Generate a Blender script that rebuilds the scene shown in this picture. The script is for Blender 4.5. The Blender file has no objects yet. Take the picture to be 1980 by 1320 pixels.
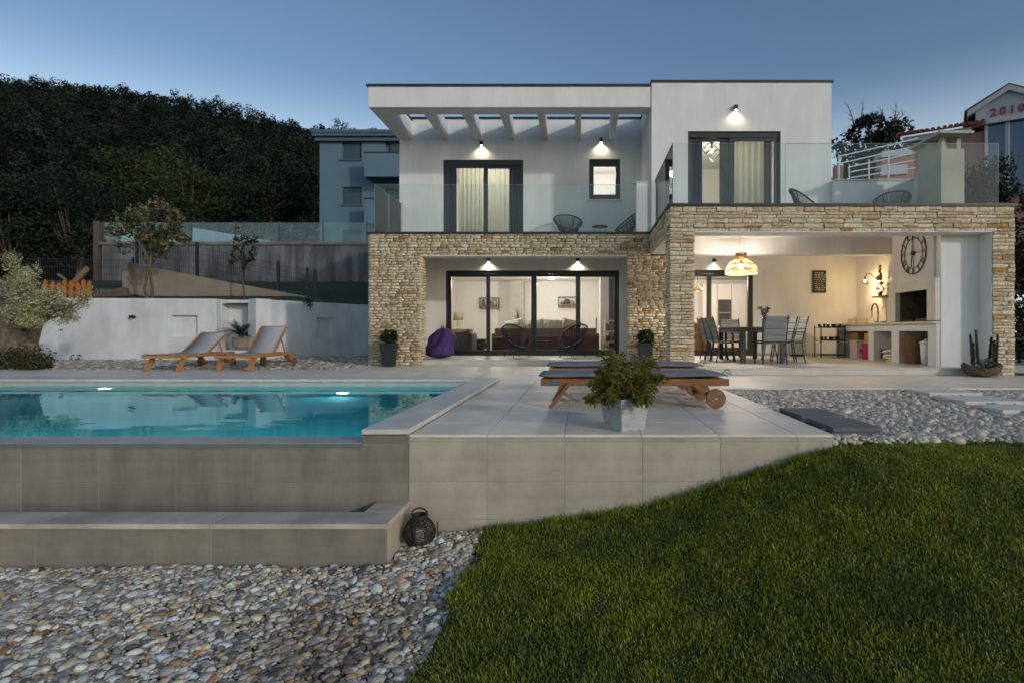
import bpy, math, random
import numpy as np
from mathutils import Vector, Matrix, noise

random.seed(7)
rng = np.random.default_rng(11)
R = math.radians
S = bpy.context.scene
C = S.collection

# ---------------------------------------------------------------- camera, sky, sun, exposure
F = 1080.0                       # focal length in photograph pixels (1980 wide)
cam_d = bpy.data.cameras.new('camera')
cam = bpy.data.objects.new('camera', cam_d); C.objects.link(cam)
cam.location = (0, 0, 0.8); cam.rotation_euler = (R(90), 0, 0)
cam_d.sensor_width = 36.0; cam_d.sensor_fit = 'HORIZONTAL'; cam_d.lens = 36.0 * F / 1980.0
cam_d.shift_x = (990 - 1125) / 1980.0; cam_d.shift_y = -(660 - 640) / 1980.0
cam_d.clip_start = 0.05; cam_d.clip_end = 3000
S.camera = cam

SUN_EL, SUN_AZ = 16.0, 133.0      # azimuth measured from +Y towards +X
w = bpy.data.worlds.new('World'); S.world = w; w.use_nodes = True
wn = w.node_tree.nodes; wl = w.node_tree.links
bg = wn['Background']; bg.inputs['Strength'].default_value = 0.074
sky = wn.new('ShaderNodeTexSky'); sky.sky_type = 'NISHITA'; sky.sun_disc = False
sky.sun_elevation = R(SUN_EL); sky.sun_rotation = R(SUN_AZ)
sky.air_density = 1.0; sky.dust_density = 0.6; sky.ozone_density = 1.6; sky.altitude = 100
# evening haze: the same pale band all round the horizon, fading out by about 22 degrees of height
tcw = wn.new('ShaderNodeTexCoord'); sxw = wn.new('ShaderNodeSeparateXYZ'); mrw = wn.new('ShaderNodeMapRange'); mrw.interpolation_type = 'SMOOTHSTEP'
mrw.inputs['From Min'].default_value = .40; mrw.inputs['From Max'].default_value = .20; mrw.inputs['To Min'].default_value = 0; mrw.inputs['To Max'].default_value = 1
wl.new(tcw.outputs['Generated'], sxw.inputs[0]); wl.new(sxw.outputs['Z'], mrw.inputs['Value'])
hzw = wn.new('ShaderNodeMix'); hzw.data_type = 'RGBA'; hzw.blend_type = 'ADD'; hzw.inputs[7].default_value = (3.1, 3.1, 2.7, 1)
wl.new(mrw.outputs[0], hzw.inputs[0]); wl.new(sky.outputs[0], hzw.inputs[6]); tnw = wn.new('ShaderNodeMix'); tnw.data_type = 'RGBA'; tnw.blend_type = 'MULTIPLY'; tnw.inputs[0].default_value = 1; tnw.inputs[7].default_value = (.92, .965, 1.0, 1)
wl.new(hzw.outputs[2], tnw.inputs[6]); wl.new(tnw.outputs[2], bg.inputs['Color'])
sun_d = bpy.data.lights.new('sun', 'SUN'); sun_d.energy = 0.66; sun_d.angle = R(2); sun_d.color = (1.0, .915, .84)
sun = bpy.data.objects.new('sun', sun_d); C.objects.link(sun)
sdir = Vector((math.sin(R(SUN_AZ)) * math.cos(R(SUN_EL)), math.cos(R(SUN_AZ)) * math.cos(R(SUN_EL)), math.sin(R(SUN_EL))))
sun.rotation_euler = (-sdir).to_track_quat('-Z', 'Y').to_euler()
sun.location = sdir * 40
S.view_settings.view_transform = 'Standard'; S.view_settings.look = 'None'
S.view_settings.exposure = 0.75; S.view_settings.gamma = 1.0; S.view_settings.use_curve_mapping = False
S.render.engine = 'CYCLES'
S.cycles.use_denoising = True
S.cycles.max_bounces = 8; S.cycles.transparent_max_bounces = 24
S.cycles.diffuse_bounces = 4; S.cycles.glossy_bounces = 3
S.cycles.caustics_reflective = False; S.cycles.caustics_refractive = True
S.cycles.sample_clamp_indirect = 4.0

# ---------------------------------------------------------------- helpers
def at(px, py, Y):
    """world point that the photograph shows at (px, py) if it stands Y metres in front of the lens"""
    return Vector(((px - 1125) * Y / F, Y, 0.8 - (py - 640) * Y / F))

MATS = {}
def mat(name, col, rough=.6, metal=0.0, spec=.5, var=.12, vscale=6.0, bump=0.0, bscale=80.0, stretch=None,
        rnd=0.0, attr=None, col2=None, coat=0.0, trans=0.0, detail=4.0, emit=None, estr=0.0, sub=0.0, stain=0.0, sscale=1.5, sstretch=(1, 1, 1)):
    if name in MATS: return MATS[name]
    m = bpy.data.materials.new(name); m.use_nodes = True; MATS[name] = m
    nt = m.node_tree; N = nt.nodes; L = nt.links
    b = N['Principled BSDF']
    b.inputs['Roughness'].default_value = rough; b.inputs['Metallic'].default_value = metal
    b.inputs['Specular IOR Level'].default_value = spec
    if coat: b.inputs['Coat Weight'].default_value = coat
    if trans:
        b.inputs['Transmission Weight'].default_value = trans
    if emit:
        b.inputs['Emission Color'].default_value = (*emit, 1); b.inputs['Emission Strength'].default_value = estr
    if stretch:
        tc = N.new('ShaderNodeTexCoord'); mp = N.new('ShaderNodeMapping'); mp.inputs['Scale'].default_value = stretch
        L.new(tc.outputs['Object'], mp.inputs[0]); pos = mp.outputs[0]
    else:
        g = N.new('ShaderNodeNewGeometry'); pos = g.outputs['Position']
    n1 = N.new('ShaderNodeTexNoise'); n1.inputs['Scale'].default_value = vscale; n1.inputs['Detail'].default_value = detail
    n1.inputs['Roughness'].default_value = .6
    L.new(pos, n1.inputs['Vector'])
    ramp = N.new('ShaderNodeValToRGB'); L.new(n1.outputs['Fac'], ramp.inputs[0])
    lo = [max(0, c * (1 - var)) for c in col]; hi = [min(1, c * (1 + var)) for c in (col2 or col)]
    ramp.color_ramp.elements[0].position = .3; ramp.color_ramp.elements[1].position = .7
    ramp.color_ramp.elements[0].color = (*lo, 1); ramp.color_ramp.elements[1].color = (*hi, 1)
    c = ramp.outputs[0]
    if rnd:
        oi = N.new('ShaderNodeObjectInfo'); mr = N.new('ShaderNodeMapRange')
        mr.inputs['To Min'].default_value = 1 - rnd; mr.inputs['To Max'].default_value = 1 + rnd
        L.new(oi.outputs['Random'], mr.inputs['Value'])
        mx = N.new('ShaderNodeMix'); mx.data_type = 'RGBA'; mx.blend_type = 'MULTIPLY'; mx.inputs[0].default_value = 1
        L.new(c, mx.inputs[6]); L.new(mr.outputs[0], mx.inputs[7]); c = mx.outputs[2]
    if attr:
        at_ = N.new('ShaderNodeAttribute'); at_.attribute_name = attr
        mx = N.new('ShaderNodeMix'); mx.data_type = 'RGBA'; mx.blend_type = 'MULTIPLY'; mx.inputs[0].default_value = 1
        L.new(c, mx.inputs[6]); L.new(at_.outputs['Color'], mx.inputs[7]); c = mx.outputs[2]
    if stain:
        gp = N.new('ShaderNodeNewGeometry'); mp2 = N.new('ShaderNodeMapping'); mp2.inputs['Scale'].default_value = sstretch; L.new(gp.outputs['Position'], mp2.inputs[0])
        n3 = N.new('ShaderNodeTexNoise'); n3.inputs['Scale'].default_value = sscale; n3.inputs['Detail'].default_value = 9; n3.inputs['Roughness'].default_value = .68; L.new(mp2.outputs[0], n3.inputs['Vector'])
        m3 = N.new('ShaderNodeMapRange'); m3.inputs['From Min'].default_value = .38; m3.inputs['From Max'].default_value = .66; m3.inputs['To Min'].default_value = 1 - stain; m3.inputs['To Max'].default_value = 1 + stain * .35
        L.new(n3.outputs['Fac'], m3.inputs['Value'])
        mx = N.new('ShaderNodeMix'); mx.data_type = 'RGBA'; mx.blend_type = 'MULTIPLY'; mx.inputs[0].default_value = 1
        L.new(c, mx.inputs[6]); L.new(m3.outputs[0], mx.inputs[7]); c = mx.outputs[2]
    L.new(c, b.inputs['Base Color'])
    if bump:
        n2 = N.new('ShaderNodeTexNoise'); n2.inputs['Scale'].default_value = bscale; n2.inputs['Detail'].default_value = 3
        L.new(pos, n2.inputs['Vector'])
        bp = N.new('ShaderNodeBump'); bp.inputs['Strength'].default_value = bump; bp.inputs['Distance'].default_value = .01
        L.new(n2.outputs['Fac'], bp.inputs['Height']); L.new(bp.outputs[0], b.inputs['Normal'])
    if sub:
        tr = N.new('ShaderNodeBsdfTranslucent'); L.new(c, tr.inputs['Color'])
        ms = N.new('ShaderNodeMixShader'); ms.inputs[0].default_value = sub
        L.new(b.outputs[0], ms.inputs[1]); L.new(tr.outputs[0], ms.inputs[2])
        L.new(ms.outputs[0], N['Material Output'].inputs['Surface'])
    return m

def glass_mat(name, tint=(.86, .93, .92), ior=1.45, rough=0.0, gloss=(1, 1, 1), dirt=0.0):
    if name in MATS: return MATS[name]
    m = bpy.data.materials.new(name); m.use_nodes = True; MATS[name] = m
    N = m.node_tree.nodes; L = m.node_tree.links; N.remove(N['Principled BSDF'])
    tr = N.new('ShaderNodeBsdfTransparent'); tr.inputs[0].default_value = (*tint, 1)
    gl = N.new('ShaderNodeBsdfGlossy'); gl.inputs['Color'].default_value = (*gloss, 1); gl.inputs['Roughness'].default_value = rough
    fr = N.new('ShaderNodeFresnel'); fr.inputs['IOR'].default_value = ior
    mx = N.new('ShaderNodeMixShader')
    L.new(fr.outputs[0], mx.inputs[0]); L.new(tr.outputs[0], mx.inputs[1]); L.new(gl.outputs[0], mx.inputs[2])
    out = mx.outputs[0]
    if dirt:
        df = N.new('ShaderNodeBsdfDiffuse'); df.inputs[0].default_value = (.6, .66, .68, 1)
        g = N.new('ShaderNodeNewGeometry'); nz = N.new('ShaderNodeTexNoise'); nz.inputs['Scale'].default_value = 3; nz.inputs['Detail'].default_value = 6
        L.new(g.outputs['Position'], nz.inputs['Vector'])
        mr = N.new('ShaderNodeMapRange'); mr.inputs['From Min'].default_value = .45; mr.inputs['From Max'].default_value = .75
        mr.inputs['To Min'].default_value = dirt * .4; mr.inputs['To Max'].default_value = dirt
        L.new(nz.outputs['Fac'], mr.inputs['Value'])
        m2 = N.new('ShaderNodeMixShader'); L.new(mr.outputs[0], m2.inputs[0]); L.new(out, m2.inputs[1]); L.new(df.outputs[0], m2.inputs[2])
        out = m2.outputs[0]
    L.new(out, N['Material Output'].inputs['Surface'])
    return m

class MB:
    """collects faces, links them as one mesh object"""
    def __init__(s): s.v = []; s.f = []; s.c = None
    def add(s, vs, fs):
        o = len(s.v); s.v += [tuple(p) for p in vs]; s.f += [tuple(i + o for i in f) for f in fs]; return s
    def box(s, x0, x1, y0, y1, z0, z1):
        return s.add([(x0, y0, z0), (x1, y0, z0), (x1, y1, z0), (x0, y1, z0), (x0, y0, z1), (x1, y0, z1), (x1, y1, z1), (x0, y1, z1)],
                     [(0, 3, 2, 1), (4, 5, 6, 7), (0, 1, 5, 4), (1, 2, 6, 5), (2, 3, 7, 6), (3, 0, 4, 7)])
    def bar(s, a, b, wdt, hgt, up=(0, 0, 1)):
        a = Vector(a); b = Vector(b); d = (b - a).normalized(); u = Vector(up)
        if abs(d.dot(u)) > .98: u = Vector((0, 1, 0))
        r = d.cross(u).normalized() * wdt / 2; t = r.cross(d).normalized() * hgt / 2
        vs = [a - r - t, a + r - t, a + r + t, a - r + t, b - r - t, b + r - t, b + r + t, b - r + t]
        return s.add(vs, [(0, 1, 2, 3), (7, 6, 5, 4), (0, 4, 5, 1), (1, 5, 6, 2), (2, 6, 7, 3), (3, 7, 4, 0)])
    def tube(s, pts, rad, seg=8, closed=False, cap=True):
        pts = [Vector(p) for p in pts]; n = len(pts)
        rads = rad if hasattr(rad, '__len__') else [rad] * n
        vs = []; fs = []; pu = None
        for i, p in enumerate(pts):
            if closed: d = (pts[(i + 1) % n] - pts[i - 1])
            else: d = pts[min(i + 1, n - 1)] - pts[max(i - 1, 0)]
            d.normalize()
            u = pu if pu is not None else (Vector((0, 0, 1)) if abs(d.z) < .9 else Vector((1, 0, 0)))
            r = d.cross(u)
            if r.length < 1e-5: r = d.cross(Vector((.3, 1, .2)))
            r.normalize(); t = r.cross(d).normalized(); pu = t
            for k in range(seg):
                a = 2 * math.pi * k / seg
                vs.append(p + r * math.cos(a) * rads[i] + t * math.sin(a) * rads[i])
        m = n if closed else n - 1
        for i in range(m):
            j = (i + 1) % n
            for k in range(seg):
                k2 = (k + 1) % seg
                fs.append((i * seg + k, i * seg + k2, j * seg + k2, j * seg + k))
        if cap and not closed:
            fs.append(tuple(range(seg - 1, -1, -1))); fs.append(tuple((n - 1) * seg + k for k in range(seg)))
        return s.add(vs, fs)
    def lathe(s, prof, seg=20, c=(0, 0, 0), sx=1, sy=1):
        vs = []; fs = []
        for r, z in prof:
            for k in range(seg):
                a = 2 * math.pi * k / seg
                vs.append((c[0] + r * math.cos(a) * sx, c[1] + r * math.sin(a) * sy, c[2] + z))
        for i in range(len(prof) - 1):
            for k in range(seg):
                k2 = (k + 1) % seg
                fs.append((i * seg + k, i * seg + k2, (i + 1) * seg + k2, (i + 1) * seg + k))
        if prof[0][0] > 1e-4: fs.append(tuple(range(seg - 1, -1, -1)))
        if prof[-1][0] > 1e-4: fs.append(tuple((len(prof) - 1) * seg + k for k in range(seg)))
        return s.add(vs, fs)
    def poly(s, pts, depth):
        """pts: 3-D outline; extruded by the vector depth"""
        n = len(pts); d = Vector(depth)
        vs = [Vector(p) for p in pts] + [Vector(p) + d for p in pts]
        fs = [tuple(range(n - 1, -1, -1)), tuple(range(n, 2 * n))] + [(i, (i + 1) % n, n + (i + 1) % n, n + i) for i in range(n)]
        return s.add(vs, fs)
    def disc(s, c, axis, r, th, seg=24):
        ax = Vector(axis).normalized(); c = Vector(c)
        return s.tube([c - ax * th / 2, c + ax * th / 2], r, seg)
    def rot(s, M):
        s.v = [tuple(M @ Vector(p)) for p in s.v]; return s
    def build(s, name, m, parent=None, smooth=False, bevel=0.0, world=False):
        me = bpy.data.meshes.new(name); me.from_pydata(s.v, [], s.f); me.update()
        return link(name, me, m, parent, smooth, bevel, world)

def link(name, me, m, parent=None, smooth=False, bevel=0.0, world=False, loc=None):
    if m is not None and not me.materials: me.materials.append(m)
    if smooth: me.polygons.foreach_set('use_smooth', [True] * len(me.polygons))
    o = bpy.data.objects.new(name, me); C.objects.link(o)
    if parent is not None:
        o.parent = parent
        if world: o.matrix_parent_inverse = (Matrix.Translation(parent.location) @ parent.rotation_euler.to_matrix().to_4x4()).inverted()
    if loc is not None: o.location = loc
    if bevel:
        b = o.modifiers.new('bevel', 'BEVEL'); b.width = bevel; b.segments = 2; b.limit_method = 'ANGLE'
    return o

def tag(o, label=None, cat=None, group=None, kind=None):
    if label: o['label'] = label
    if cat: o['category'] = cat
    if group: o['group'] = group
    if kind: o['kind'] = kind
    return o

def thing(name, label, cat, loc=(0, 0, 0), rz=0.0, group=None):
    o = bpy.data.objects.new(name, None); C.objects.link(o); o.empty_display_size = .1
    o.location = loc; o.rotation_euler = (0, 0, rz)
    return tag(o, label, cat, group)

def dup(root, loc, rz, label=None):
    kids = {}
    for o in C.objects:
        if o.parent: kids.setdefault(o.parent.name, []).append(o)
    def cp(o, p):
        c = o.copy(); C.objects.link(c); c.parent = p
        for k in kids.get(o.name, []): cp(k, c)
        return c
    r = cp(root, None); r.location = loc; r.rotation_euler = (0, 0, rz)
    if label: r['label'] = label
    return r

def np_mesh(verts, faces, cols=None, smooth=False, name='mesh'):
    """verts (n,3); faces (m,k) all the same size; cols (n,3) -> attribute 'tint'"""
    me = bpy.data.meshes.new(name)
    n, (m, k) = len(verts), faces.shape
    me.vertices.add(n); me.vertices.foreach_set('co', np.ascontiguousarray(verts, dtype=np.float32).ravel())
    me.loops.add(m * k); me.loops.foreach_set('vertex_index', np.ascontiguousarray(faces, dtype=np.int32).ravel())
    me.polygons.add(m); me.polygons.foreach_set('loop_start', np.arange(0, m * k, k, dtype=np.int32))
    me.polygons.foreach_set('loop_total', np.full(m, k, dtype=np.int32))
    if smooth: me.polygons.foreach_set('use_smooth', np.ones(m, dtype=bool))
    if cols is not None:
        a = me.attributes.new('tint', 'FLOAT_COLOR', 'POINT')
        a.data.foreach_set('color', np.concatenate([cols, np.ones((n, 1))], 1).astype(np.float32).ravel())
    me.update(calc_edges=True); me.validate()
    return me

def point_light(name, loc, energy, col, parent, rad=.05, world=True):
    d = bpy.data.lights.new(name, 'POINT'); d.energy = energy; d.color = col; d.shadow_soft_size = rad
    o = bpy.data.objects.new(name, d); C.objects.link(o); o.parent = parent; o.location = loc
    return o

def spot_light(name, loc, target, energy, col, parent, angle, blend=.5, rad=.02):
    d = bpy.data.lights.new(name, 'SPOT'); d.energy = energy; d.color = col; d.spot_size = angle; d.spot_blend = blend; d.shadow_soft_size = rad
    o = bpy.data.objects.new(name, d); C.objects.link(o); o.parent = parent; o.location = loc
    o.rotation_euler = (Vector(target) - Vector(loc)).to_track_quat('-Z', 'Y').to_euler()
    return o

# ---------------------------------------------------------------- materials used widely
WHITE = mat('white_render', (.74, .735, .72), rough=.85, stain=.10, sscale=1.3, sstretch=(1.6, 1.6, .35), var=.05, vscale=1.0, stretch=(1.1, 1.1, .5), bump=.25, bscale=200, detail=8)
ROOMWHITE = mat('room_paint', (.76, .745, .71), rough=.8, var=.03)
GARDENWHITE = mat('garden_wall_paint', (.68, .69, .71), rough=.85, stain=.16, sscale=1.2, sstretch=(1.5, 1.5, .5), var=.10, vscale=1.1, bump=.3, bscale=160)
ANTHR = mat('anthracite_metal', (.018, .020, .025), rough=.38, var=.1, spec=.5)
BLACK = mat('black_metal', (.012, .012, .013), rough=.42, var=.15)
STEEL = mat('brushed_steel', (.55, .55, .54), rough=.28, metal=1, var=.08)
CAPM = mat('dark_roof_cap', (.02, .021, .025), rough=.5)
PANE = glass_mat('window_glass', (.90, .93, .92), 1.35)
RAIL = glass_mat('railing_glass', (.93, .965, .958), 1.22, dirt=.025)
TEAK = mat('teak', (.40, .185, .06), rough=.5, var=.45, vscale=3.0, stretch=(2, 14, 14), bump=.15, bscale=6, detail=6)
TEAKD = mat('teak_dark', (.22, .09, .03), rough=.5, var=.4, vscale=3.0, stretch=(2, 14, 14), bump=.15, bscale=6, detail=6)
# ================================================================ the house
YL, YR, YB = 13.03, 10.13, 15.25          # stone front left wing, stone front right wing, rendered back walls
FL = 0.135                                 # terrace floor
house = thing('modern_house', 'white two-storey house with stone-clad ground floor, pergola roof and glass balconies', 'house', (1.4, 13.0, 0))

def hb(name, m, boxes, parent=house, bevel=0, smooth=False):
    b = MB()
    for x in boxes: b.box(*x)
    return b.build(name, m, parent, smooth, bevel, world=True)

def wall_open(name, m, x0, x1, y0, y1, z0, z1, ops, parent=house):
    """a wall lying along X with rectangular openings (xa, xb, za, zb)"""
    b = MB(); xs = x0
    for xa, xb, za, zb in sorted(ops):
        if xa > xs: b.box(xs, xa, y0, y1, z0, z1)
        if za > z0: b.box(xa, xb, y0, y1, z0, za)
        if zb < z1: b.box(xa, xb, y0, y1, zb, z1)
        xs = xb
    if xs < x1: b.box(xs, x1, y0, y1, z0, z1)
    return b.build(name, m, parent, world=True)

STONE_RAMP = [(0.0, (.44, .33, .19)), (.10, (.53, .415, .255)), (.35, (.62, .50, .325)), (.6, (.68, .565, .39)), (.80, (.65, .555, .41)), (.955, (.73, .615, .44)), (.975, (.46, .27, .085)), (1.0, (.38, .22, .08))]
def stone_mat(name, use_attr):
    m = bpy.data.materials.new(name); m.use_nodes = True; N = m.node_tree.nodes; L = m.node_tree.links; b = N['Principled BSDF']
    b.inputs['Roughness'].default_value = .88
    rp = N.new('ShaderNodeValToRGB'); cr = rp.color_ramp
    while len(cr.elements) < len(STONE_RAMP): cr.elements.new(.5)
    for e, (p, c) in zip(cr.elements, STONE_RAMP): e.position = p; e.color = (*c, 1)
    if use_attr:
        a = N.new('ShaderNodeAttribute'); a.attribute_name = 'tint'; L.new(a.outputs['Fac'], rp.inputs[0])
    else:
        a = N.new('ShaderNodeObjectInfo'); L.new(a.outputs['Random'], rp.inputs[0])
    g = N.new('ShaderNodeNewGeometry'); n1 = N.new('ShaderNodeTexNoise'); n1.inputs['Scale'].default_value = 22; n1.inputs['Detail'].default_value = 6
    L.new(g.outputs['Position'], n1.inputs['Vector'])
    mr = N.new('ShaderNodeMapRange'); mr.inputs['From Min'].default_value = .3; mr.inputs['From Max'].default_value = .7
    mr.inputs['To Min'].default_value = .62; mr.inputs['To Max'].default_value = 1.22; L.new(n1.outputs['Fac'], mr.inputs['Value'])
    mx = N.new('ShaderNodeMix'); mx.data_type = 'RGBA'; mx.blend_type = 'MULTIPLY'; mx.inputs[0].default_value = 1
    L.new(rp.outputs[0], mx.inputs[6]); L.new(mr.outputs[0], mx.inputs[7]); L.new(mx.outputs[2], b.inputs['Base Color'])
    n2 = N.new('ShaderNodeTexNoise'); n2.inputs['Scale'].default_value = 45; n2.inputs['Detail'].default_value = 5; L.new(g.outputs['Position'], n2.inputs['Vector'])
    bp = N.new('ShaderNodeBump'); bp.inputs['Strength'].default_value = .7; bp.inputs['Distance'].default_value = .02
    L.new(n2.outputs['Fac'], bp.inputs['Height']); L.new(bp.outputs[0], b.inputs['Normal'])
    return m
STONE_I, STONE_J = stone_mat('ledge_stone', False), stone_mat('ledge_stone_joined', True)
MORTAR = mat('stone_backing', (.32, .245, .155), rough=.95, bump=.4, bscale=90)

def stone_proto(seed):
    r = random.Random(seed); vs = []; fs = []
    nx, nz = 4, 3
    for j in range(nz):
        for i in range(nx):
            edge = i in (0, nx - 1) or j in (0, nz - 1)
            x = -.5 + i / (nx - 1) + (r.uniform(-.06, .06) if 0 < i < nx - 1 else r.uniform(0, .03) * (1 if i == 0 else -1))
            z = -.5 + j / (nz - 1) + (r.uniform(-.1, .1) if 0 < j < nz - 1 else r.uniform(0, .10) * (1 if j == 0 else -1))
            y = -.5 + r.uniform(0, .16) + (r.uniform(.10, .28) if edge else 0)
            vs.append((x, y, z))
    ring = [j * nx + i for j, i in [(0, i) for i in range(nx)] + [(j, nx - 1) for j in range(1, nz)] + [(nz - 1, i) for i in range(nx - 2, -1, -1)] + [(j, 0) for j in range(nz - 2, 0, -1)]]
    for j in range(nz - 1):
        for i in range(nx - 1):
            fs.append((j * nx + i, j * nx + i + 1, (j + 1) * nx + i + 1, (j + 1) * nx + i))
    o = len(vs)
    for k in ring: vs.append((vs[k][0], .5, vs[k][2]))
    for k in range(len(ring)):
        k2 = (k + 1) % len(ring); fs.append((ring[k2], ring[k], o + k, o + k2))
    return np.array(vs), fs
PROTO = [stone_proto(s) for s in range(14)]
PROTO_ME = []
for k, (v, f) in enumerate(PROTO):
    me = bpy.data.meshes.new('stone'); me.from_pydata([tuple(p) for p in v], [], f); me.materials.append(STONE_I); PROTO_ME.append(me)

stones = []   # (priority, centre, rotz, (len, depth, height))
def stone_face(x, y, z0, width, height, rz, lens, heights, prio):
    """x,y: start of the face at its base seen from outside, running to the right; rz turns -Y outwards normal"""
    u = Vector((math.cos(rz), math.sin(rz), 0)); n = Vector((math.sin(rz), -math.cos(rz), 0)); z = 0.0
    while z < height - 1e-4:
        h = random.uniform(*heights)
        if height - z - h < heights[0] * .8: h = height - z
        s = 0.0
        while s < width - 1e-4:
            l = random.uniform(*lens)
            if width - s - l < lens[0] * .7: l = width - s
            parts = [(z, h)]
            if h > heights[1] * .82 and random.random() < .3: q = random.uniform(.35, .6) * h; parts = [(z, q), (z + q, h - q)]
            for zz, hh in parts:
                pr = random.uniform(-.010, .011); dep = .06
                c = Vector((x, y, z0)) + u * (s + l / 2) + n * (pr + .012 - dep / 2 + .02) + Vector((0, 0, zz + hh / 2))
                stones.append((prio + l * hh * .001, c, rz, (l - random.uniform(.003, .007), dep, hh - random.uniform(.003, .008))))
            s += l
        z += h

BT, BBL, BBR = 3.055, 2.555, 2.60          # top of stone, underside left beam, right beam
big, bigh = (.16, .40), (.05, .092)
sml, smlh = (.10, .27), (.045, .082)
stone_face(1.60, YR, BBR, 6.245, BT - BBR, 0, big, bigh, 5)             # right wing beam
stone_face(1.60, YR, 0, .445, BBR, 0, (.16, .32), bigh, 6)              # right wing near pier
stone_face(7.445, YR, 0, .40, BBR, 0, (.15, .32), bigh, 4)              # right wing far pier
stone_face(1.60, 10.62, 0, .49, BBR, R(-90), (.16, .3), bigh, 1)        # inner side of the pier
stone_face(1.60, YL, BBR, 2.90, BT - BBR, R(-90), (.2, .4), bigh, 1)    # return of the beam
stone_face(-4.98, YL, BBL, 6.58, BT - BBL, 0, sml, smlh, 3)             # left wing beam
stone_face(-4.98, YL, 0, 1.23, BBL, 0, sml, smlh, 2)                    # left pier
stone_face(1.05, YL, 0, 1.05, BBL, 0, sml, smlh, 1)                     # middle pier
stone_face(-3.75, YL, FL, .32, BBL - FL, R(90), (.1, .2), smlh, 0)      # reveal of left pier
stones.sort(key=lambda t: -t[0])
for k, (_, c, rz, sz) in enumerate(stones[:298]):
    o = bpy.data.objects.new('stone', PROTO_ME[k % len(PROTO_ME)]); C.objects.link(o); o.parent = house
    o.location = c - house.location; o.rotation_euler = (0, 0, rz); o.scale = sz
V = []; Fq = []; T = []; off = 0
for k, (_, c, rz, sz) in enumerate(stones[298:]):
    v, f = PROTO[random.randrange(len(PROTO))]
    p = v * np.array(sz); cz, sn = math.cos(rz), math.sin(rz)
    p = np.stack([p[:, 0] * cz - p[:, 1] * sn, p[:, 0] * sn + p[:, 1] * cz, p[:, 2]], 1) + np.array(c)
    V.append(p); Fq.append(np.array(f) + off); off += len(p); T.append(np.full((len(p), 3), random.random()))
sj = link('stone_cladding', np_mesh(np.concatenate(V), np.concatenate(Fq), np.concatenate(T), name='stone_cladding'), STONE_J, house, world=True)
tag(sj, kind='stuff')

# cores behind the stone
hb('stone_core', MORTAR, [(-4.95, -3.79, YL + .03, YL + .30, 0, BT), (-3.79, 1.07, YL + .03, YL + .30, BBL + .02, BT), (1.07, 2.3, YL + .03, YL + .30, 0, BT)])
hb('stone_core', MORTAR, [(1.63, 2.02, YR + .03, 10.60, 0, BBR + .02), (1.63, 7.82, YR + .03, YR + .38, BBR + .02, BT), (7.47, 7.82, YR + .03, YR + .45, 0, BBR + .02), (1.63, 1.95, YR + .38, YL + .03, BBR + .02, BT)])
# rendered undersides
hb('soffit', WHITE, [(-3.75, 1.05, YL - .01, YL + .32, BBL - .012, BBL + .012)])
hb('soffit', WHITE, [(2.045, 7.445, YR - .01, YR + .40, BBR - .012, BBR + .012), (1.62, 1.97, YR + .5, YL, BBR - .014, BBR + .012)])
hb('pier_reveal', WHITE, [(7.428, 7.452, YR + .012, 10.60, FL, 2.585)])
# dark coping along the terrace edge
hb('coping', CAPM, [(-5.02, 1.57, YL - .04, YL + .34, BT + .003, BT + .05)])
hb('coping', CAPM, [(1.565, 7.885, YR - .04, YR + .34, BT + .003, BT + .052), (1.565, 1.95, YR + .34, YL + .34, BT + .003, BT + .051)])
# terrace slabs (upper floor) and ceilings of the porches
hb('floor_slab', WHITE, [(-4.96, 1.62, YL + .30, YB, 2.83, 3.06)])
hb('floor_slab', WHITE, [(1.95, 7.47, YR + .38, YB + .2, 2.95, 3.06)])
TILEF = mat('terrace_tile', (.46, .44, .40), rough=.55, var=.08, vscale=3)
hb('terrace_floor', TILEF, [(-4.96, 1.95, YL + .34, YB, 3.062, 3.085)])
hb('terrace_floor', TILEF, [(1.95, 7.60, YR + .34, 13.0, 3.063, 3.086)])

# porch back walls with the openings
LD = (-3.72, 1.02, FL, 2.45)                 # living-room sliding door
KD = (2.45, 4.67, FL, 2.46)                  # kitchen sliding door
UD = (-3.79, -1.60, 3.10, 5.47)              # upper left door
UW = (.20, 1.05, 4.39, 5.49)                 # upper window
RD = (2.47, 4.63, 3.10, 5.446)               # upper right door
wall_open('wall', WHITE, -4.96, 2.30, YB, YB + .22, 0, 2.86, [LD])
wall_open('wall', WHITE, 2.30, 7.50, 15.20, 15.42, 0, 2.96, [KD])
wall_open('wall', WHITE, -4.98, 1.70, YB, YB + .22, 3.06, 6.58, [UD, UW])
wall_open('wall', WHITE, 1.625, 5.81, 13.0, 13.22, 3.06, 6.58, [RD])
hb('wall', WHITE, [(-4.98, -4.76, YB + .22, 21.0, 0, 6.55)])                      # left flank
hb('wall', WHITE, [(1.626, 1.84, 13.22, YB, 3.06, 6.57)])                         # flank of the right block over the terrace
hb('wall', WHITE, [(5.59, 5.81, 13.22, 20.0, 3.06, 6.57)])
hb('wall', WHITE, [(-4.76, 7.5, 21.0, 21.2, 0, 6.55)])                            # back of house
hb('wall', WHITE, [(7.47, 7.80, 10.60, 21.0, 0, 3.05)])                           # right flank, inner face of outdoor kitchen
hb('wall', WHITE, [(2.20, 2.42, YB + .2, 21.0, 0, 6.0)])                          # between living room and kitchen
hb('wall', WHITE, [(-4.9, -4.7, YL + .33, YB, 0, 2.84)])                          # porch end wall
hb('wall', WHITE, [(2.02, 2.22, YL + .31, YB, 0, 2.95)])                          # end wall between porch and outdoor kitchen
hb('ceiling_beam', WHITE, [(2.25, 7.46, 13.0, 13.3, 2.58, 2.949)])
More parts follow.
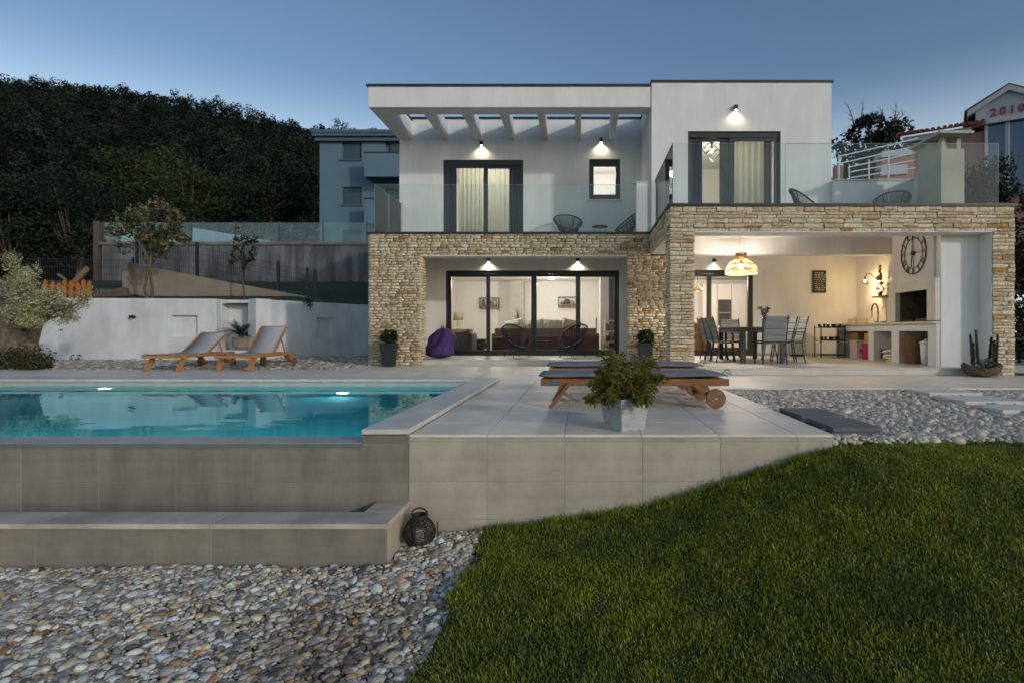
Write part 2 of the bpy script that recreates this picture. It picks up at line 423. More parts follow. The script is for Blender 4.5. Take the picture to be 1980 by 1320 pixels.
hb('baseboard', mat('baseboard', (.42, .40, .37), rough=.5), [(-4.69, -3.74, YB - .012, YB, FL, FL + .07), (1.03, 2.0, YB - .012, YB, FL, FL + .07), (4.69, 7.46, 15.188, 15.2, FL, FL + .07)])
# roofs
hb('roof', WHITE, [(-4.9, 1.7, YB + .22, 21.1, 6.0, 6.3), (1.84, 5.6, 13.22, 21.1, 6.0, 6.3)])
hb('roof_cap', CAPM, [(-5.02, 1.60, YL - .04, YL + .50, 6.50, 6.545)])
hb('roof_cap', CAPM, [(-5.03, -4.60, YL + .50, YB - .05, 6.502, 6.546)])
hb('roof_cap', CAPM, [(-5.02, 1.60, YB - .05, YB + .26, 6.58, 6.625)])
hb('roof_cap', CAPM, [(1.60, 5.85, 12.965, 13.26, 6.58, 6.625), (5.55, 5.85, 13.26, 20, 6.58, 6.624), (1.60, 1.88, 13.26, 21, 6.58, 6.6235)])
hb('fascia', WHITE, [(-4.98, 1.624, YL, YL + .45, 6.017, 6.50)], bevel=.006)
hb('pergola_beam', WHITE, [(-4.978, -4.62, YL + .45, YB, 6.018, 6.499)])
for k in range(6):
    x = -3.80 + .908 * k
    hb('pergola_beam', WHITE, [(x, x + .15, YL + .45, YB, 6.0175, 6.46)])
# stub wall beside the left terrace and parapet round the right terrace
hb('parapet', WHITE, [(1.28, 1.64, YL + .05, YL + .30, 3.11, 4.27)])
hb('parapet', WHITE, [(5.81, 7.60, 12.85, 13.05, 3.09, 4.25), (7.60, 7.80, 11.9, 13.05, 3.06, 4.25)])
hb('parapet_cap', mat('pale_cap', (.55, .53, .49), rough=.6), [(1.26, 1.66, YL + .03, YL + .32, 4.271, 4.30), (5.812, 7.58, 12.82, 13.08, 4.251, 4.285), (7.58, 7.82, 11.9, 13.08, 4.252, 4.286)])
# chimney of the outdoor fireplace
CHM = mat('chimney_render', (.42, .40, .33), rough=.9, var=.12, vscale=2, bump=.3, bscale=120)
ch = hb('chimney', CHM, [(7.27, 7.74, 11.3, 12.1, 3.05, 4.48), (7.29, 7.37, 11.32, 11.42, 4.48, 4.73), (7.60, 7.68, 11.32, 11.42, 4.48, 4.73), (7.27, 7.60, 11.62, 12.1, 4.48, 4.73)])
hb('chimney_cap', CHM, [(7.12, 7.80, 11.1, 12.15, 4.731, 4.785)], parent=ch)
# platform of the porches: step front, floor
STEPM = mat('step_stone', (.52, .49, .43), rough=.55, var=.10, vscale=4, bump=.1)
hb('porch_floor', STEPM, [(-3.745, 1.045, YL + .0, YB, 0.002, FL - .02), (-4.7, -3.745, YL + .31, YB, 0.002, FL - .02)])
hb('porch_floor', STEPM, [(2.05, 7.44, YR + .0, 15.2, 0.002, FL - .02)])
ptile = mat('porch_tile', (.54, .51, .455), rough=.45, var=.07, vscale=3, rnd=.05)
def tile_mesh(w_, d_, h_, nm='tile'):
    b = MB(); e = .003
    b.add([(e, e, h_), (w_ - e, e, h_), (w_ - e, d_ - e, h_), (e, d_ - e, h_), (0, 0, h_ - e), (w_, 0, h_ - e), (w_, d_, h_ - e), (0, d_, h_ - e), (0, 0, 0), (w_, 0, 0), (w_, d_, 0), (0, d_, 0)],
          [(0, 1, 2, 3), (4, 5, 1, 0), (5, 6, 2, 1), (6, 7, 3, 2), (7, 4, 0, 3), (8, 9, 5, 4), (9, 10, 6, 5), (10, 11, 7, 6), (11, 8, 4, 7)])
    me = bpy.data.meshes.new(nm); me.from_pydata(b.v, [], b.f); return me
def tiles(parent, m, x0, x1, y0, y1, z, sx, sy, th, name='tile', gap=.004, ox=0.0, oy=0.0):
    cache = {}; out = []
    xs = [x0]; x = x0 + (ox or sx)
    while x < x1 - .02: xs.append(x); x += sx
    xs.append(x1)
    ys = [y0]; y = y0 + (oy or sy)
    while y < y1 - .02: ys.append(y); y += sy
    ys.append(y1)
    for i in range(len(xs) - 1):
        for j in range(len(ys) - 1):
            wd, dp = round(xs[i + 1] - xs[i] - gap, 4), round(ys[j + 1] - ys[j] - gap, 4)
            if (wd, dp) not in cache:
                cache[(wd, dp)] = tile_mesh(wd, dp, th); cache[(wd, dp)].materials.append(m)
            o = bpy.data.objects.new(name, cache[(wd, dp)]); C.objects.link(o); o.parent = parent
            o.location = Vector((xs[i] + gap / 2, ys[j] + gap / 2, z)) - parent.location
            out.append(o)
    return out
tiles(house, ptile, -3.745, 1.045, YL - .015, YB, FL - .018, .6, .6, .018, 'floor_tile')
tiles(house, ptile, 2.05, 7.44, YR - .015, 15.2, FL - .018, .6, .6, .018, 'floor_tile')

# ---- windows and sliding doors
def sliding(name, op, y, panes, head=.10, depth=.10, frame=ANTHR, wd=.075, sill=False):
    """op: opening; panes: list of (x0, x1, track); frame set in the wall at depth y"""
    xa, xb, za, zb = op
    b = MB()
    b.box(xa, xb, y, y + depth, zb - head, zb); b.box(xa, xb, y, y + depth, za, za + .06)
    b.box(xa, xa + .05, y, y + depth, za + .06, zb - head); b.box(xb - .05, xb, y, y + depth, za + .06, zb - head)
    d = b.build(name, frame, house, world=True, bevel=.004)
    for x0, x1, tr in panes:
        yy = y + .012 + tr * .045; s = MB(); z0, z1 = za + .062, zb - head - .002
        s.box(x0, x0 + wd, yy, yy + .04, z0, z1); s.box(x1 - wd, x1, yy, yy + .04, z0, z1)
        s.box(x0 + wd, x1 - wd, yy, yy + .04, z0, z0 + .085); s.box(x0 + wd, x1 - wd, yy, yy + .04, z1 - wd, z1)
        s.build('sash', frame, d, world=True, bevel=.003)
        g = MB(); yp = yy + .018
        g.add([(x0 + wd - .004, yp, z0 + .08), (x1 - wd + .004, yp, z0 + .08), (x1 - wd + .004, yp, z1 - wd + .004), (x0 + wd - .004, yp, z1 - wd + .004)], [(0, 1, 2, 3)])
        g.build('pane', PANE, d, world=True)
    return d
Xd = lambda px: (px - 1125) * 15.30 / F
dl = sliding('sliding_door', LD, YB + .06, [(LD[0] + .05, Xd(947), 1), (Xd(940), -1.315, 0), (-1.315, Xd(1122), 0), (Xd(1113), LD[1] - .05, 1)], head=.09)
hb('handle', BLACK, [(-1.38, -1.35, YB + .03, YB + .07, .95, 1.2)], parent=dl)
sliding('sliding_door', KD, 15.26, [(KD[0] + .05, Xd(1376), 1), (Xd(1366), KD[1] - .05, 0)], head=.10)
sliding('sliding_door', UD, YB + .06, [(UD[0] + .05, Xd(943), 0), (Xd(934), UD[1] - .05, 1)], head=.13)
Xr = lambda px: (px - 1125) * 13.08 / F
sliding('sliding_door', RD, 13.06, [(RD[0] + .05, Xr(1421), 1), (Xr(1410), RD[1] - .05, 0)], head=.13)
uw = sliding('window', UW, YB + .06, [(UW[0] + .05, UW[1] - .05, 0)], head=.11)
hb('window_sill', mat('sill_stone', (.62, .61, .59), rough=.5), [(UW[0] - .06, UW[1] + .06, YB - .05, YB + .06, UW[2] - .05, UW[2] - .012)], parent=uw)

# ---- glass railings
GT = 4.24
def rail_panel(a, b, z0, z1, th=.014):
    m = MB(); m.bar((a[0], a[1], (z0 + z1) / 2), (b[0], b[1], (z0 + z1) / 2), th, z1 - z0)
    p = m.build('railing_pane', RAIL, house, world=True)
    e = MB(); e.bar((a[0], a[1], z1 + .002), (b[0], b[1], z1 + .002), th + .002, .004)
    e.build('glass_edge', mat('glass_edge', (.30, .42, .40), rough=.2, var=.05), p, world=True)
zb_ = BT + .052
for xa, xb in ((-4.88, -2.86), (-2.85, -.80), (-.79, 1.26)): rail_panel((xa, YL + .14), (xb, YL + .14), zb_, GT)
for ya, yb in ((YL + .16, 14.2), (14.21, YB - .02)): rail_panel((-4.88, ya), (-4.88, yb), zb_ - .06, GT)
for xa, xb in ((1.66, 3.74), (3.75, 5.64), (5.65, 7.66)): rail_panel((xa, YR + .14), (xb, YR + .14), zb_, GT)
for ya, yb in ((YR + .16, 11.55), (11.56, 12.98)): rail_panel((1.67, ya), (1.67, yb), zb_, GT)
hb('rail_channel', STEEL, [(-4.9, 1.27, YL + .125, YL + .155, BT + .05, BT + .075)])

# ---- outdoor kitchen: counter, fireplace, hood
BEIGE = mat('counter_stone', (.55, .47, .37), rough=.45, var=.12, vscale=5, bump=.08)
PLAS = mat('fireplace_plaster', (.63, .60, .56), rough=.85, var=.06, vscale=2, bump=.2, bscale=140)
hb('fireplace_wall', WHITE, [(6.72, 7.46, 10.45, 10.60, FL, 2.949)])
hb('fireplace_hood', PLAS, [(6.672, 7.46, 10.602, 12.0, 1.79, 2.945)])
SUR = mat('fireplace_stone', (.60, .55, .47), rough=.7, var=.08, vscale=4)
hb('fireplace_surround', SUR, [(6.62, 6.72, 10.46, 10.72, 1.0, 1.80), (6.62, 6.72, 11.80, 12.06, 1.0, 1.80), (6.622, 6.72, 10.72, 11.80, 1.60, 1.80)])
hb('fireplace_cheek', PLAS, [(6.72, 7.45, 11.91, 12.05, 1.0, 1.80), (6.72, 7.45, 10.601, 10.615, 1.0, 1.80)])
hb('firebox', mat('fire_brick', (.10, .072, .045), rough=.9, var=.4, vscale=9, bump=.6, bscale=30), [(7.36, 7.44, 10.72, 11.8, .98, 1.79), (6.722, 7.36, 10.62, 10.72, .986, 1.79), (6.722, 7.36, 11.8, 11.9, .986, 1.79), (6.722, 7.36, 10.72, 11.8, 1.72, 1.785)])
hb('grill', BLACK, [(6.75, 7.2, 10.74, 11.3, 1.0, 1.05), (6.72, 7.25, 11.35, 11.7, 1.0, 1.03)])
hb('countertop', BEIGE, [(6.58, 7.46, 10.455, 14.62, .94, .985)], bevel=.005)
hb('backsplash', mat('splash', (.42, .36, .29), rough=.5), [(6.95, 7.45, 14.56, 14.60, .986, 1.12)])
hb('counter_base', PLAS, [(6.64, 7.46, 10.46, 14.60, .80, .939)])
for y0, y1 in ((10.462, 10.72), (11.70, 11.98), (12.72, 12.95), (14.45, 14.598)):
    hb('counter_pier', PLAS, [(6.642, 7.455, y0, y1, FL, .80)])
# ================================================================ ground, deck, pool
def sgn(o, kind='structure'): return tag(o, kind=kind)
SOIL = mat('dark_soil', (.06, .045, .03), rough=.95, bump=.5, bscale=30)
GRAVELBED = mat('gravel_bed', (.10, .09, .08), rough=.95, var=.4, vscale=40, bump=.8, bscale=60)
def grid_mesh(xs, ys, hf):
    v = [(x, y, hf(x, y)) for y in ys for x in xs]; nx = len(xs)
    f = [(j * nx + i, j * nx + i + 1, (j + 1) * nx + i + 1, (j + 1) * nx + i) for j in range(len(ys) - 1) for i in range(nx - 1)]
    return v, f
def sm(t): t = max(0, min(1, t)); return t * t * (3 - 2 * t)
# large sheet of earth reaching the horizon
def earth(x, y):
    return -1.6
v, f = grid_mesh(list(np.linspace(-900, 900, 25)), [-200, -60, -20, 0, 8, 17.2, 26, 60, 400, 1500], earth)
sgn(MB().add(v, f).build('ground', SOIL))

# lower gravel bed on the left and lawn bank on the right
def gravel_z(x, y): return -.815 + .012 * math.sin(x * 3.1 + y) + .010 * math.sin(y * 4.7 - x * 2) + .05 * sm((y - 3.7) / .6) * sm((x + 1.4) / .3)
LX = [-.80, -.63, -.35, -.08, .2, .46, .7, .9, 1.1, 1.33, 1.65, 1.96, 2.4, 3.5]
LZ = [-.755, -.73, -.695, -.655, -.615, -.57, -.505, -.44, -.375, -.31, -.21, -.115, -.085, -.07]
def lawn_z(x, y):
    top = float(np.interp(x, LX, LZ))
    low = -.80 + .10 * sm((x + .6) / 4)
    t = sm((y - 1.3) / 3.1)
    return low + (top - low) * t + .012 * math.sin(x * 2.3 + 1.3 * y) * (1 - t)
v, f = grid_mesh(list(np.linspace(-7, -.6, 40)), list(np.linspace(-1.5, 4.34, 40)), lambda x, y: gravel_z(x, y) - .02)
sgn(MB().add(v, f).build('gravel_ground', GRAVELBED))
TURF = mat('turf_soil', (.035, .05, .012), rough=.95, var=.4, vscale=12)
v, f = grid_mesh(list(np.linspace(-.74, 9, 60)), list(np.linspace(-1.5, 4.30, 50)) , lawn_z)
v2, f2 = grid_mesh(list(np.linspace(1.97, 9, 30)), [4.30, 4.40], lawn_z)
sgn(MB().add(v, f).add(v2, f2).build('lawn', TURF, smooth=True))
v, f = grid_mesh(list(np.linspace(1.97, 12, 20)), [4.39, 5, 6, 7.83], lambda x, y: -.075)
sgn(MB().add(v, f).build('gravel_ground', GRAVELBED))
v, f = grid_mesh([-30, -14, -9, -5.0], [11.5, 13.5, 16, 19.8], lambda x, y: -.04)
sgn(MB().add(v, f).build('gravel_ground', GRAVELBED))

# deck: core and tiles
DECKC = mat('deck_core', (.30, .285, .255), rough=.9)
dk = MB()
dk.box(-1.333, 1.945, 4.335, 7.86, -1.0, -.005); dk.box(-30, 8.6, 9.17, 10.12, -1.0, -.005); dk.box(-30, 1.6, 10.12, 11.58, -1.0, -.005)
dk.box(-4.98, 1.6, 11.58, 15, -1.0, -.0052); dk.box(-1.333, 14, 7.86, 9.17, -1.0, -.0054); dk.box(8.6, 14, 9.17, 16, -1.0, -.0056)
deck = sgn(dk.build('deck', DECKC))
dtile = mat('deck_tile', (.75, .675, .565), rough=.5, stain=.14, sscale=1.8, var=.09, vscale=2.2, rnd=.05, bump=.06, bscale=40, detail=8)
tiles(deck, dtile, -1.336, 1.952, 4.325, 7.85, -.02, .6, .6, .02, 'floor_tile')
tiles(deck, dtile, -1.336, 8.55, 7.85, 9.15, -.02, .6, .65, .02, 'floor_tile', ox=.6)
tiles(deck, dtile, -1.336, 8.55, 9.15, 10.115, -.02, .6, .6, .02, 'floor_tile')
tiles(deck, dtile, -7.9, -1.336, 9.15, 11.0, -.02, 1.2, .62, .02, 'floor_tile')
tiles(deck, dtile, -4.98, 1.6, 11.0, 13.0, -.02, 1.2, .67, .02, 'floor_tile')
tiles(deck, dtile, -1.336, 1.6, 10.115, 11.0, -.02, .6, .6, .02, 'floor_tile')
tiles(deck, dtile, -26, -7.9, 9.15, 11.6, -.02, 1.2, 1.2, .02, 'floor_tile')
tiles(deck, dtile, -7.9, -4.98, 11.0, 11.75, -.02, 1.2, .75, .02, 'floor_tile')
tiles(deck, dtile, 8.55, 13.4, 7.85, 13, -.02, 1.2, 1.2, .02, 'floor_tile')

# front retaining wall of deck and pool, faced with 60 x 30 tiles
RWC = mat('retaining_core', (.34, .315, .28), rough=.9)
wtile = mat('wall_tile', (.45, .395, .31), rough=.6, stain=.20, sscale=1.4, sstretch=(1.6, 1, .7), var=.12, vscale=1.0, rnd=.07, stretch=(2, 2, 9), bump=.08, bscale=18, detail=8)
rw = MB(); rw.box(-9, -1.34, 4.3325, 4.60, -1.0, -.105); rw.box(-1.70, -1.34, 4.3325, 4.62, -.105, .009); rw.box(-1.34, 1.93, 4.327, 4.40, -1.0, -.025)
rw = sgn(rw.build('retaining_wall', RWC))
def wall_tiles(parent, m, x0, x1, zs, y, sx, th=.018, ox=None, gap=.0025, nm='tile'):
    cache = {}
    xs = [x0]; x = x0 + (ox if ox else sx)
    while x < x1 - .02: xs.append(x); x += sx
    xs.append(x1)
    for i in range(len(xs) - 1):
        for k in range(len(zs) - 1):
            wd, hh = round(xs[i + 1] - xs[i] - gap, 4), round(zs[k + 1] - zs[k] - gap, 4)
            if (wd, hh) not in cache:
                me = tile_mesh(wd, hh, th); me.transform(Matrix.Rotation(R(90), 4, 'X')); me.materials.append(m); cache[(wd, hh)] = me
            o = bpy.data.objects.new(nm, cache[(wd, hh)]); C.objects.link(o); o.parent = parent
            o.location = Vector((xs[i] + gap / 2, y, zs[k] + gap / 2)) - parent.location
wall_tiles(rw, wtile, -1.338, 1.944, [-.956, -.656, -.363, -.054, -.024], 4.342, .602)
ptl_shaded = mat('pool_wall_tile_shaded', (.245, .215, .175), rough=.6, stain=.28, sscale=1.6, sstretch=(2.2, 1, .6), var=.12, vscale=1.0, rnd=.08, stretch=(2, 2, 9), bump=.08, bscale=18, detail=8)  # same tile as the deck wall, with foreground shade put into its colour
wall_tiles(rw, ptl_shaded, -1.70, -1.342, [-.076, .008], 4.347, .602)
wall_tiles(rw, ptl_shaded, -7.36, -1.342, [-.98, -.68, -.375, -.078], 4.347, .602)
# side of the deck towards the gravel
sgn(MB().box(1.935, 1.948, 4.34, 7.85, -.5, -.022).build('deck_side', RWC))

# pool
POOLT = mat('pool_lining', (.05, .40, .45), rough=.5, var=.12, vscale=5)
POOLB = mat('pool_border', (.40, .44, .40), rough=.5, var=.1, vscale=6)
pl = MB(); pl.box(-16, -1.5, 4.6, 9.0, -1.4, -1.25); pl.box(-16, -1.5, 8.82, 9.0, -1.25, -.22); pl.box(-1.68, -1.5, 4.6, 8.82, -1.25, -.22); pl.box(-16, -1.68, 4.55, 4.62, -1.25, -.13)
sgn(pl.build('pool_basin', POOLT))
sgn(MB().box(-16, -1.5, 8.80, 9.0, -.219, -.012).box(-1.70, -1.5, 4.6, 8.80, -.219, -.012).build('pool_border', POOLB))
sgn(MB().box(-9, -1.702, 4.338, 4.60, -.104, -.0655).build('overflow_edge', mat('overflow_stone', (.46, .47, .45), rough=.25, var=.12, vscale=3)))
sgn(MB().box(-9, -1.702, 4.322, 4.337, -.104, -.068).build('overflow_lip', mat('overflow_lip', (.16, .17, .17), rough=.3)))
# water
def water_mat():
    m = bpy.data.materials.new('pool_water'); m.use_nodes = True; N = m.node_tree.nodes; L = m.node_tree.links; N.remove(N['Principled BSDF'])
    gl = N.new('ShaderNodeBsdfGlass'); gl.inputs['Roughness'].default_value = 0.0; gl.inputs['Color'].default_value = (.58, .93, .98, 1); gl.inputs['IOR'].default_value = 1.33
    g = N.new('ShaderNodeNewGeometry'); mp = N.new('ShaderNodeMapping'); mp.inputs['Scale'].default_value = (1.0, 2.2, 1); L.new(g.outputs['Position'], mp.inputs[0])
    nz = N.new('ShaderNodeTexNoise'); nz.inputs['Scale'].default_value = 1.6; nz.inputs['Detail'].default_value = 2; L.new(mp.outputs[0], nz.inputs['Vector'])
    bp = N.new('ShaderNodeBump'); bp.inputs['Strength'].default_value = .035; bp.inputs['Distance'].default_value = .05; L.new(nz.outputs['Fac'], bp.inputs['Height'])
    L.new(bp.outputs[0], gl.inputs['Normal'])
    L.new(gl.outputs[0], N['Material Output'].inputs['Surface']); return m
WATER = water_mat()
sgn(MB().add([(-16, 4.601, -.068), (-1.69, 4.601, -.068), (-1.69, 8.80, -.068), (-16, 8.80, -.068)], [(0, 1, 2, 3)]).build('water', WATER))
# coping stones round the pool, each its own piece
COP = mat('coping_stone', (.60, .575, .53), rough=.55, stain=.16, sscale=2.5, var=.08, vscale=4, rnd=.05, bump=.1, bscale=60)
cp = sgn(MB().box(-1.66, -1.36, 4.36, 9.1, -.02, .010).box(-26, -1.36, 8.83, 9.12, -.02, .009).build('pool_coping', COP))
tiles(cp, COP, -1.69, -1.330, 4.285, 8.79, .011, .37, .90, .037, 'coping_slab', gap=.003)
tiles(cp, COP, -26, -1.330, 8.79, 9.15, .0105, .9, .4, .037, 'coping_slab', gap=.003, ox=.27)
# overflow trough in front
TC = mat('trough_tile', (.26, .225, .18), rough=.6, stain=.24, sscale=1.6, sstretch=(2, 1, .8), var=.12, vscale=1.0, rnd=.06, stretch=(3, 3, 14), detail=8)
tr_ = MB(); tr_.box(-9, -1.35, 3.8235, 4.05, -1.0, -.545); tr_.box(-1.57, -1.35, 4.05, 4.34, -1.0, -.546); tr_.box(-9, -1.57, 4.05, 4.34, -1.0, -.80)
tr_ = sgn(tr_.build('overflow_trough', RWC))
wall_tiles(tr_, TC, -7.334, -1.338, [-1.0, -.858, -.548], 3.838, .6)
sgn(MB().box(-1.348, -1.336, 3.84, 4.335, -1.0, -.548).build('trough_side', wtile))
tc2 = mat('trough_coping', (.56, .485, .40), rough=.5, stain=.32, sscale=2.2, var=.12, vscale=2.5, rnd=.05, detail=8)
tiles(tr_, tc2, -7.334, -1.325, 3.80, 4.06, -.544, 1.2, .4, .034, 'coping_slab', gap=.003)
tiles(tr_, tc2, -1.585, -1.325, 4.06, 4.325, -.5445, .4, .4, .034, 'coping_slab', gap=.003)

# ---- pebbles
def ico(sub):
    t = (1 + 5 ** .5) / 2
    v = np.array([(-1, t, 0), (1, t, 0), (-1, -t, 0), (1, -t, 0), (0, -1, t), (0, 1, t), (0, -1, -t), (0, 1, -t), (t, 0, -1), (t, 0, 1), (-t, 0, -1), (-t, 0, 1)], float)
    f = [(0, 11, 5), (0, 5, 1), (0, 1, 7), (0, 7, 10), (0, 10, 11), (1, 5, 9), (5, 11, 4), (11, 10, 2), (10, 7, 6), (7, 1, 8), (3, 9, 4), (3, 4, 2), (3, 2, 6), (3, 6, 8), (3, 8, 9), (4, 9, 5), (2, 4, 11), (6, 2, 10), (8, 6, 7), (9, 8, 1)]
    v = list(v)
    for _ in range(sub):
        mid = {}; nf = []
        def m(a, b):
            k = (min(a, b), max(a, b))
            if k not in mid: mid[k] = len(v); v.append((v[a] + v[b]) / 2)
            return mid[k]
        for a, b, c in f:
            ab, bc, ca = m(a, b), m(b, c), m(c, a); nf += [(a, ab, ca), (b, bc, ab), (c, ca, bc), (ab, bc, ca)]
        f = nf
    v = np.array(v); v /= np.linalg.norm(v, axis=1)[:, None]
    return v, np.array(f)
PEB_COLS = np.array([(.44, .41, .355), (.35, .345, .33), (.23, .235, .24), (.54, .50, .43), (.36, .29, .20), (.43, .34, .22), (.16, .155, .15), (.66, .63, .57), (.33, .21, .11), (.10, .09, .085), (.30, .13, .06), (.38, .375, .35)])
PEB_P = np.array([.17, .14, .10, .12, .10, .08, .08, .06, .05, .03, .01, .06])
PEBBLE = mat('pebble', (.92, .92, .92), rough=.6, var=.25, vscale=60, attr='tint', bump=.15, bscale=150)
def pebbles(name, pts, rad, sub, pale=0.0, dark_at=None, label=None, val=1.0, warm=(1.12, 1.0, .84)):
    n = len(pts); bv, bf = ico(sub); k = len(bv)
    rad = rad * np.clip(rng.lognormal(-.04, .42, n), .35, 2.1)
    a, b, c = rad * rng.uniform(.85, 1.5, n), rad * rng.uniform(.65, 1.05, n), rad * rng.uniform(.40, .75, n)
    sc = np.stack([a, b, c], 1)
    lump = 1 + rng.normal(0, .05, (n, k, 1))
    P = bv[None] * lump * sc[:, None]
    th = rng.uniform(0, 2 * np.pi, n); ti = rng.normal(0, .35, n); tj = rng.normal(0, .3, n)
    ct, st = np.cos(ti), np.sin(ti); P = np.stack([P[..., 0] * ct[:, None] - P[..., 2] * st[:, None], P[..., 1], P[..., 0] * st[:, None] + P[..., 2] * ct[:, None]], -1)
    ct, st = np.cos(tj), np.sin(tj); P = np.stack([P[..., 0], P[..., 1] * ct[:, None] - P[..., 2] * st[:, None], P[..., 1] * st[:, None] + P[..., 2] * ct[:, None]], -1)
    ct, st = np.cos(th), np.sin(th); P = np.stack([P[..., 0] * ct[:, None] - P[..., 1] * st[:, None], P[..., 0] * st[:, None] + P[..., 1] * ct[:, None], P[..., 2]], -1)
    P += np.asarray(pts)[:, None]
    col = PEB_COLS[rng.choice(len(PEB_COLS), n, p=PEB_P / PEB_P.sum())] * rng.uniform(.45, 1.3, (n, 1)) * val
    col = np.clip(col * np.array(warm), 0, .8)
    col = col * (1 - pale) + pale * np.array((.70, .65, .57))
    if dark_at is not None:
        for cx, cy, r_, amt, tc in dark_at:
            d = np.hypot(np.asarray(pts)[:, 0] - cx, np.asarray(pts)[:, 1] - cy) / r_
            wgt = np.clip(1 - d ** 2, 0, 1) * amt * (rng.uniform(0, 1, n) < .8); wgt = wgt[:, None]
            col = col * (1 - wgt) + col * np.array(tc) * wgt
    V = P.reshape(-1, 3); Fc = (bf[None] + (np.arange(n) * k)[:, None, None]).reshape(-1, 3); T = np.repeat(col, k, 0)
    o = link(name, np_mesh(V, Fc, T, True, name), PEBBLE); tag(o, label, kind='stuff')
    return o
def scatter(x0, x1, y0, y1, step, zf, ok, jit=.45, layers=1, r=.02):
    P = []
    for l in range(layers):
        for y in np.arange(y0, y1, step):
            for x in np.arange(x0, x1, step):
                px, py = x + random.uniform(-jit, jit) * step, y + random.uniform(-jit, jit) * step
                if ok(px, py): P.append((px, py, zf(px, py) + random.uniform(-.3, .5) * r + l * r * .5))
    return P
# near bed, left foreground (only as far as the lens can see, and a step beyond)
nearP = scatter(-4.7, -.70, 1.9, 4.31, .0265, gravel_z, lambda x, y: (x < -.74 + .04 * math.sin(y * 9)) and not (x < -1.325 and y > 3.80) and x > -1.12 * y - .45, layers=2, r=.02)
half = len(nearP) // 2; nearA = [p for k, p in enumerate(nearP) if k >= half and p[0] > -1.05 * p[1] - .2]; nearB = [p for k, p in enumerate(nearP) if not (k >= half and p[0] > -1.05 * p[1] - .2)]
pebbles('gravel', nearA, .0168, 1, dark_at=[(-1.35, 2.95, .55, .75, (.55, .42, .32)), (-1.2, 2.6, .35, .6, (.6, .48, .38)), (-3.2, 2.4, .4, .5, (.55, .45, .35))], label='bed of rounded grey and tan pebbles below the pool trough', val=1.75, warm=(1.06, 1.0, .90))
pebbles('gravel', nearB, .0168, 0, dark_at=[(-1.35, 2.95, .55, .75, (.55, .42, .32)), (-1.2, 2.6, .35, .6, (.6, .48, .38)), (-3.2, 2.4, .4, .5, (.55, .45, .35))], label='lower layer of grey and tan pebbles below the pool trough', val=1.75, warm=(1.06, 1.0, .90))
rightP = scatter(1.97, 7.6, 4.36, 7.83, .044, lambda x, y: -.062, lambda x, y: x < .9 * y + .4 and not (x > 1.97 + 10), layers=2, r=.024)
farL = scatter(-7.0, -2.4, 1.2, 3.8, .034, gravel_z, lambda x, y: x <= -1.12 * y - .43, layers=1, r=.02)
pebbles('gravel', farL, .024, 0, label='bed of rounded pebbles continuing left below the trough', val=1.75, warm=(1.14, 1.0, .80))
pebbles('gravel', rightP, .0265, 0, pale=.5, label='bed of pale pebbles beside the deck and lawn', val=1.3)
backP = scatter(-16, -4.6, 11.66, 17.5, .075, lambda x, y: -.03, lambda x, y: (x < -7.9 or y > 11.8) and y < 16.0 + max(0, (x + 9.4) * 1.7) and not (y < 12.9 and x > -4.95), layers=1, r=.04)
pebbles('gravel', backP, .05, 0, pale=.3, label='strip of pale pebbles along the white garden wall')

# ---- grass
def grass(name, n, xf, label):
    X, Y, H = xf(n); n = len(X)
    Z = np.array([lawn_z(x, y) for x, y in zip(X, Y)])
    th = rng.uniform(0, 2 * np.pi, n); lean = rng.uniform(.15, .85, n); wd = rng.uniform(.0012, .0026, n) * (1 + .25 * Y)
    dx, dy = np.cos(th), np.sin(th); px, py = -dy, dx
    base = np.stack([X, Y, Z - .004], 1); d = np.stack([dx, dy, np.zeros(n)], 1); p = np.stack([px, py, np.zeros(n)], 1); up = np.array([0, 0, 1.0])
    mid = base + d * (H * lean * .35)[:, None] + up * (H * .58)[:, None]
    tip = base + d * (H * lean)[:, None] + up * (H * np.sqrt(np.clip(1 - (lean * .7) ** 2, .2, 1)))[:, None]
    w_ = (p * wd[:, None])
    V = np.stack([base - w_, base + w_, mid + w_ * .8, mid - w_ * .8, tip], 1).reshape(-1, 3)
    o = np.arange(n) * 5
    Fq = np.concatenate([np.stack([o, o + 1, o + 2], 1), np.stack([o, o + 2, o + 3], 1), np.stack([o + 3, o + 2, o + 4], 1)])
    patch = np.array([noise.noise((x * 1.7, y * 1.7, 0)) for x, y in zip(X, Y)])
    patch2 = np.array([noise.noise((x * 5, y * 5, 4)) for x, y in zip(X, Y)])
    g = np.stack([.215 + .11 * patch + .065 * patch2, .25 + .095 * patch + .06 * patch2, .024 + .0 * patch], 1) * rng.uniform(.6, 1.35, (n, 1))
    dry = rng.uniform(0, 1, n) < .045 + .22 * np.clip(patch2 * 1.2 - patch * .6 - .25, 0, 1); g[dry] = np.array((.24, .21, .10)) * rng.uniform(.6, 1.1, (dry.sum(), 1))
    cols = np.repeat(g, 5, 0); sh = np.tile(np.array([.75, .75, 1, 1, 1.12]), n)[:, None]
    cols = np.clip(cols * sh, 0.005, 1)
    m = mat('grass_blade', (1, 1, 1), rough=.45, var=.0, spec=.35, attr='tint', sub=.25)
    ob = link(name, np_mesh(V, Fq, cols, False, name), m); tag(ob, label, kind='stuff')
def edge_pts(n):
    X = rng.uniform(-.72, 2.0, n); Y = 4.29 - np.abs(rng.normal(0, .03, n)); return X, Y, rng.uniform(.05, .11, n) * (.6 + .6 * rng.uniform(0, 1, n) ** 3)
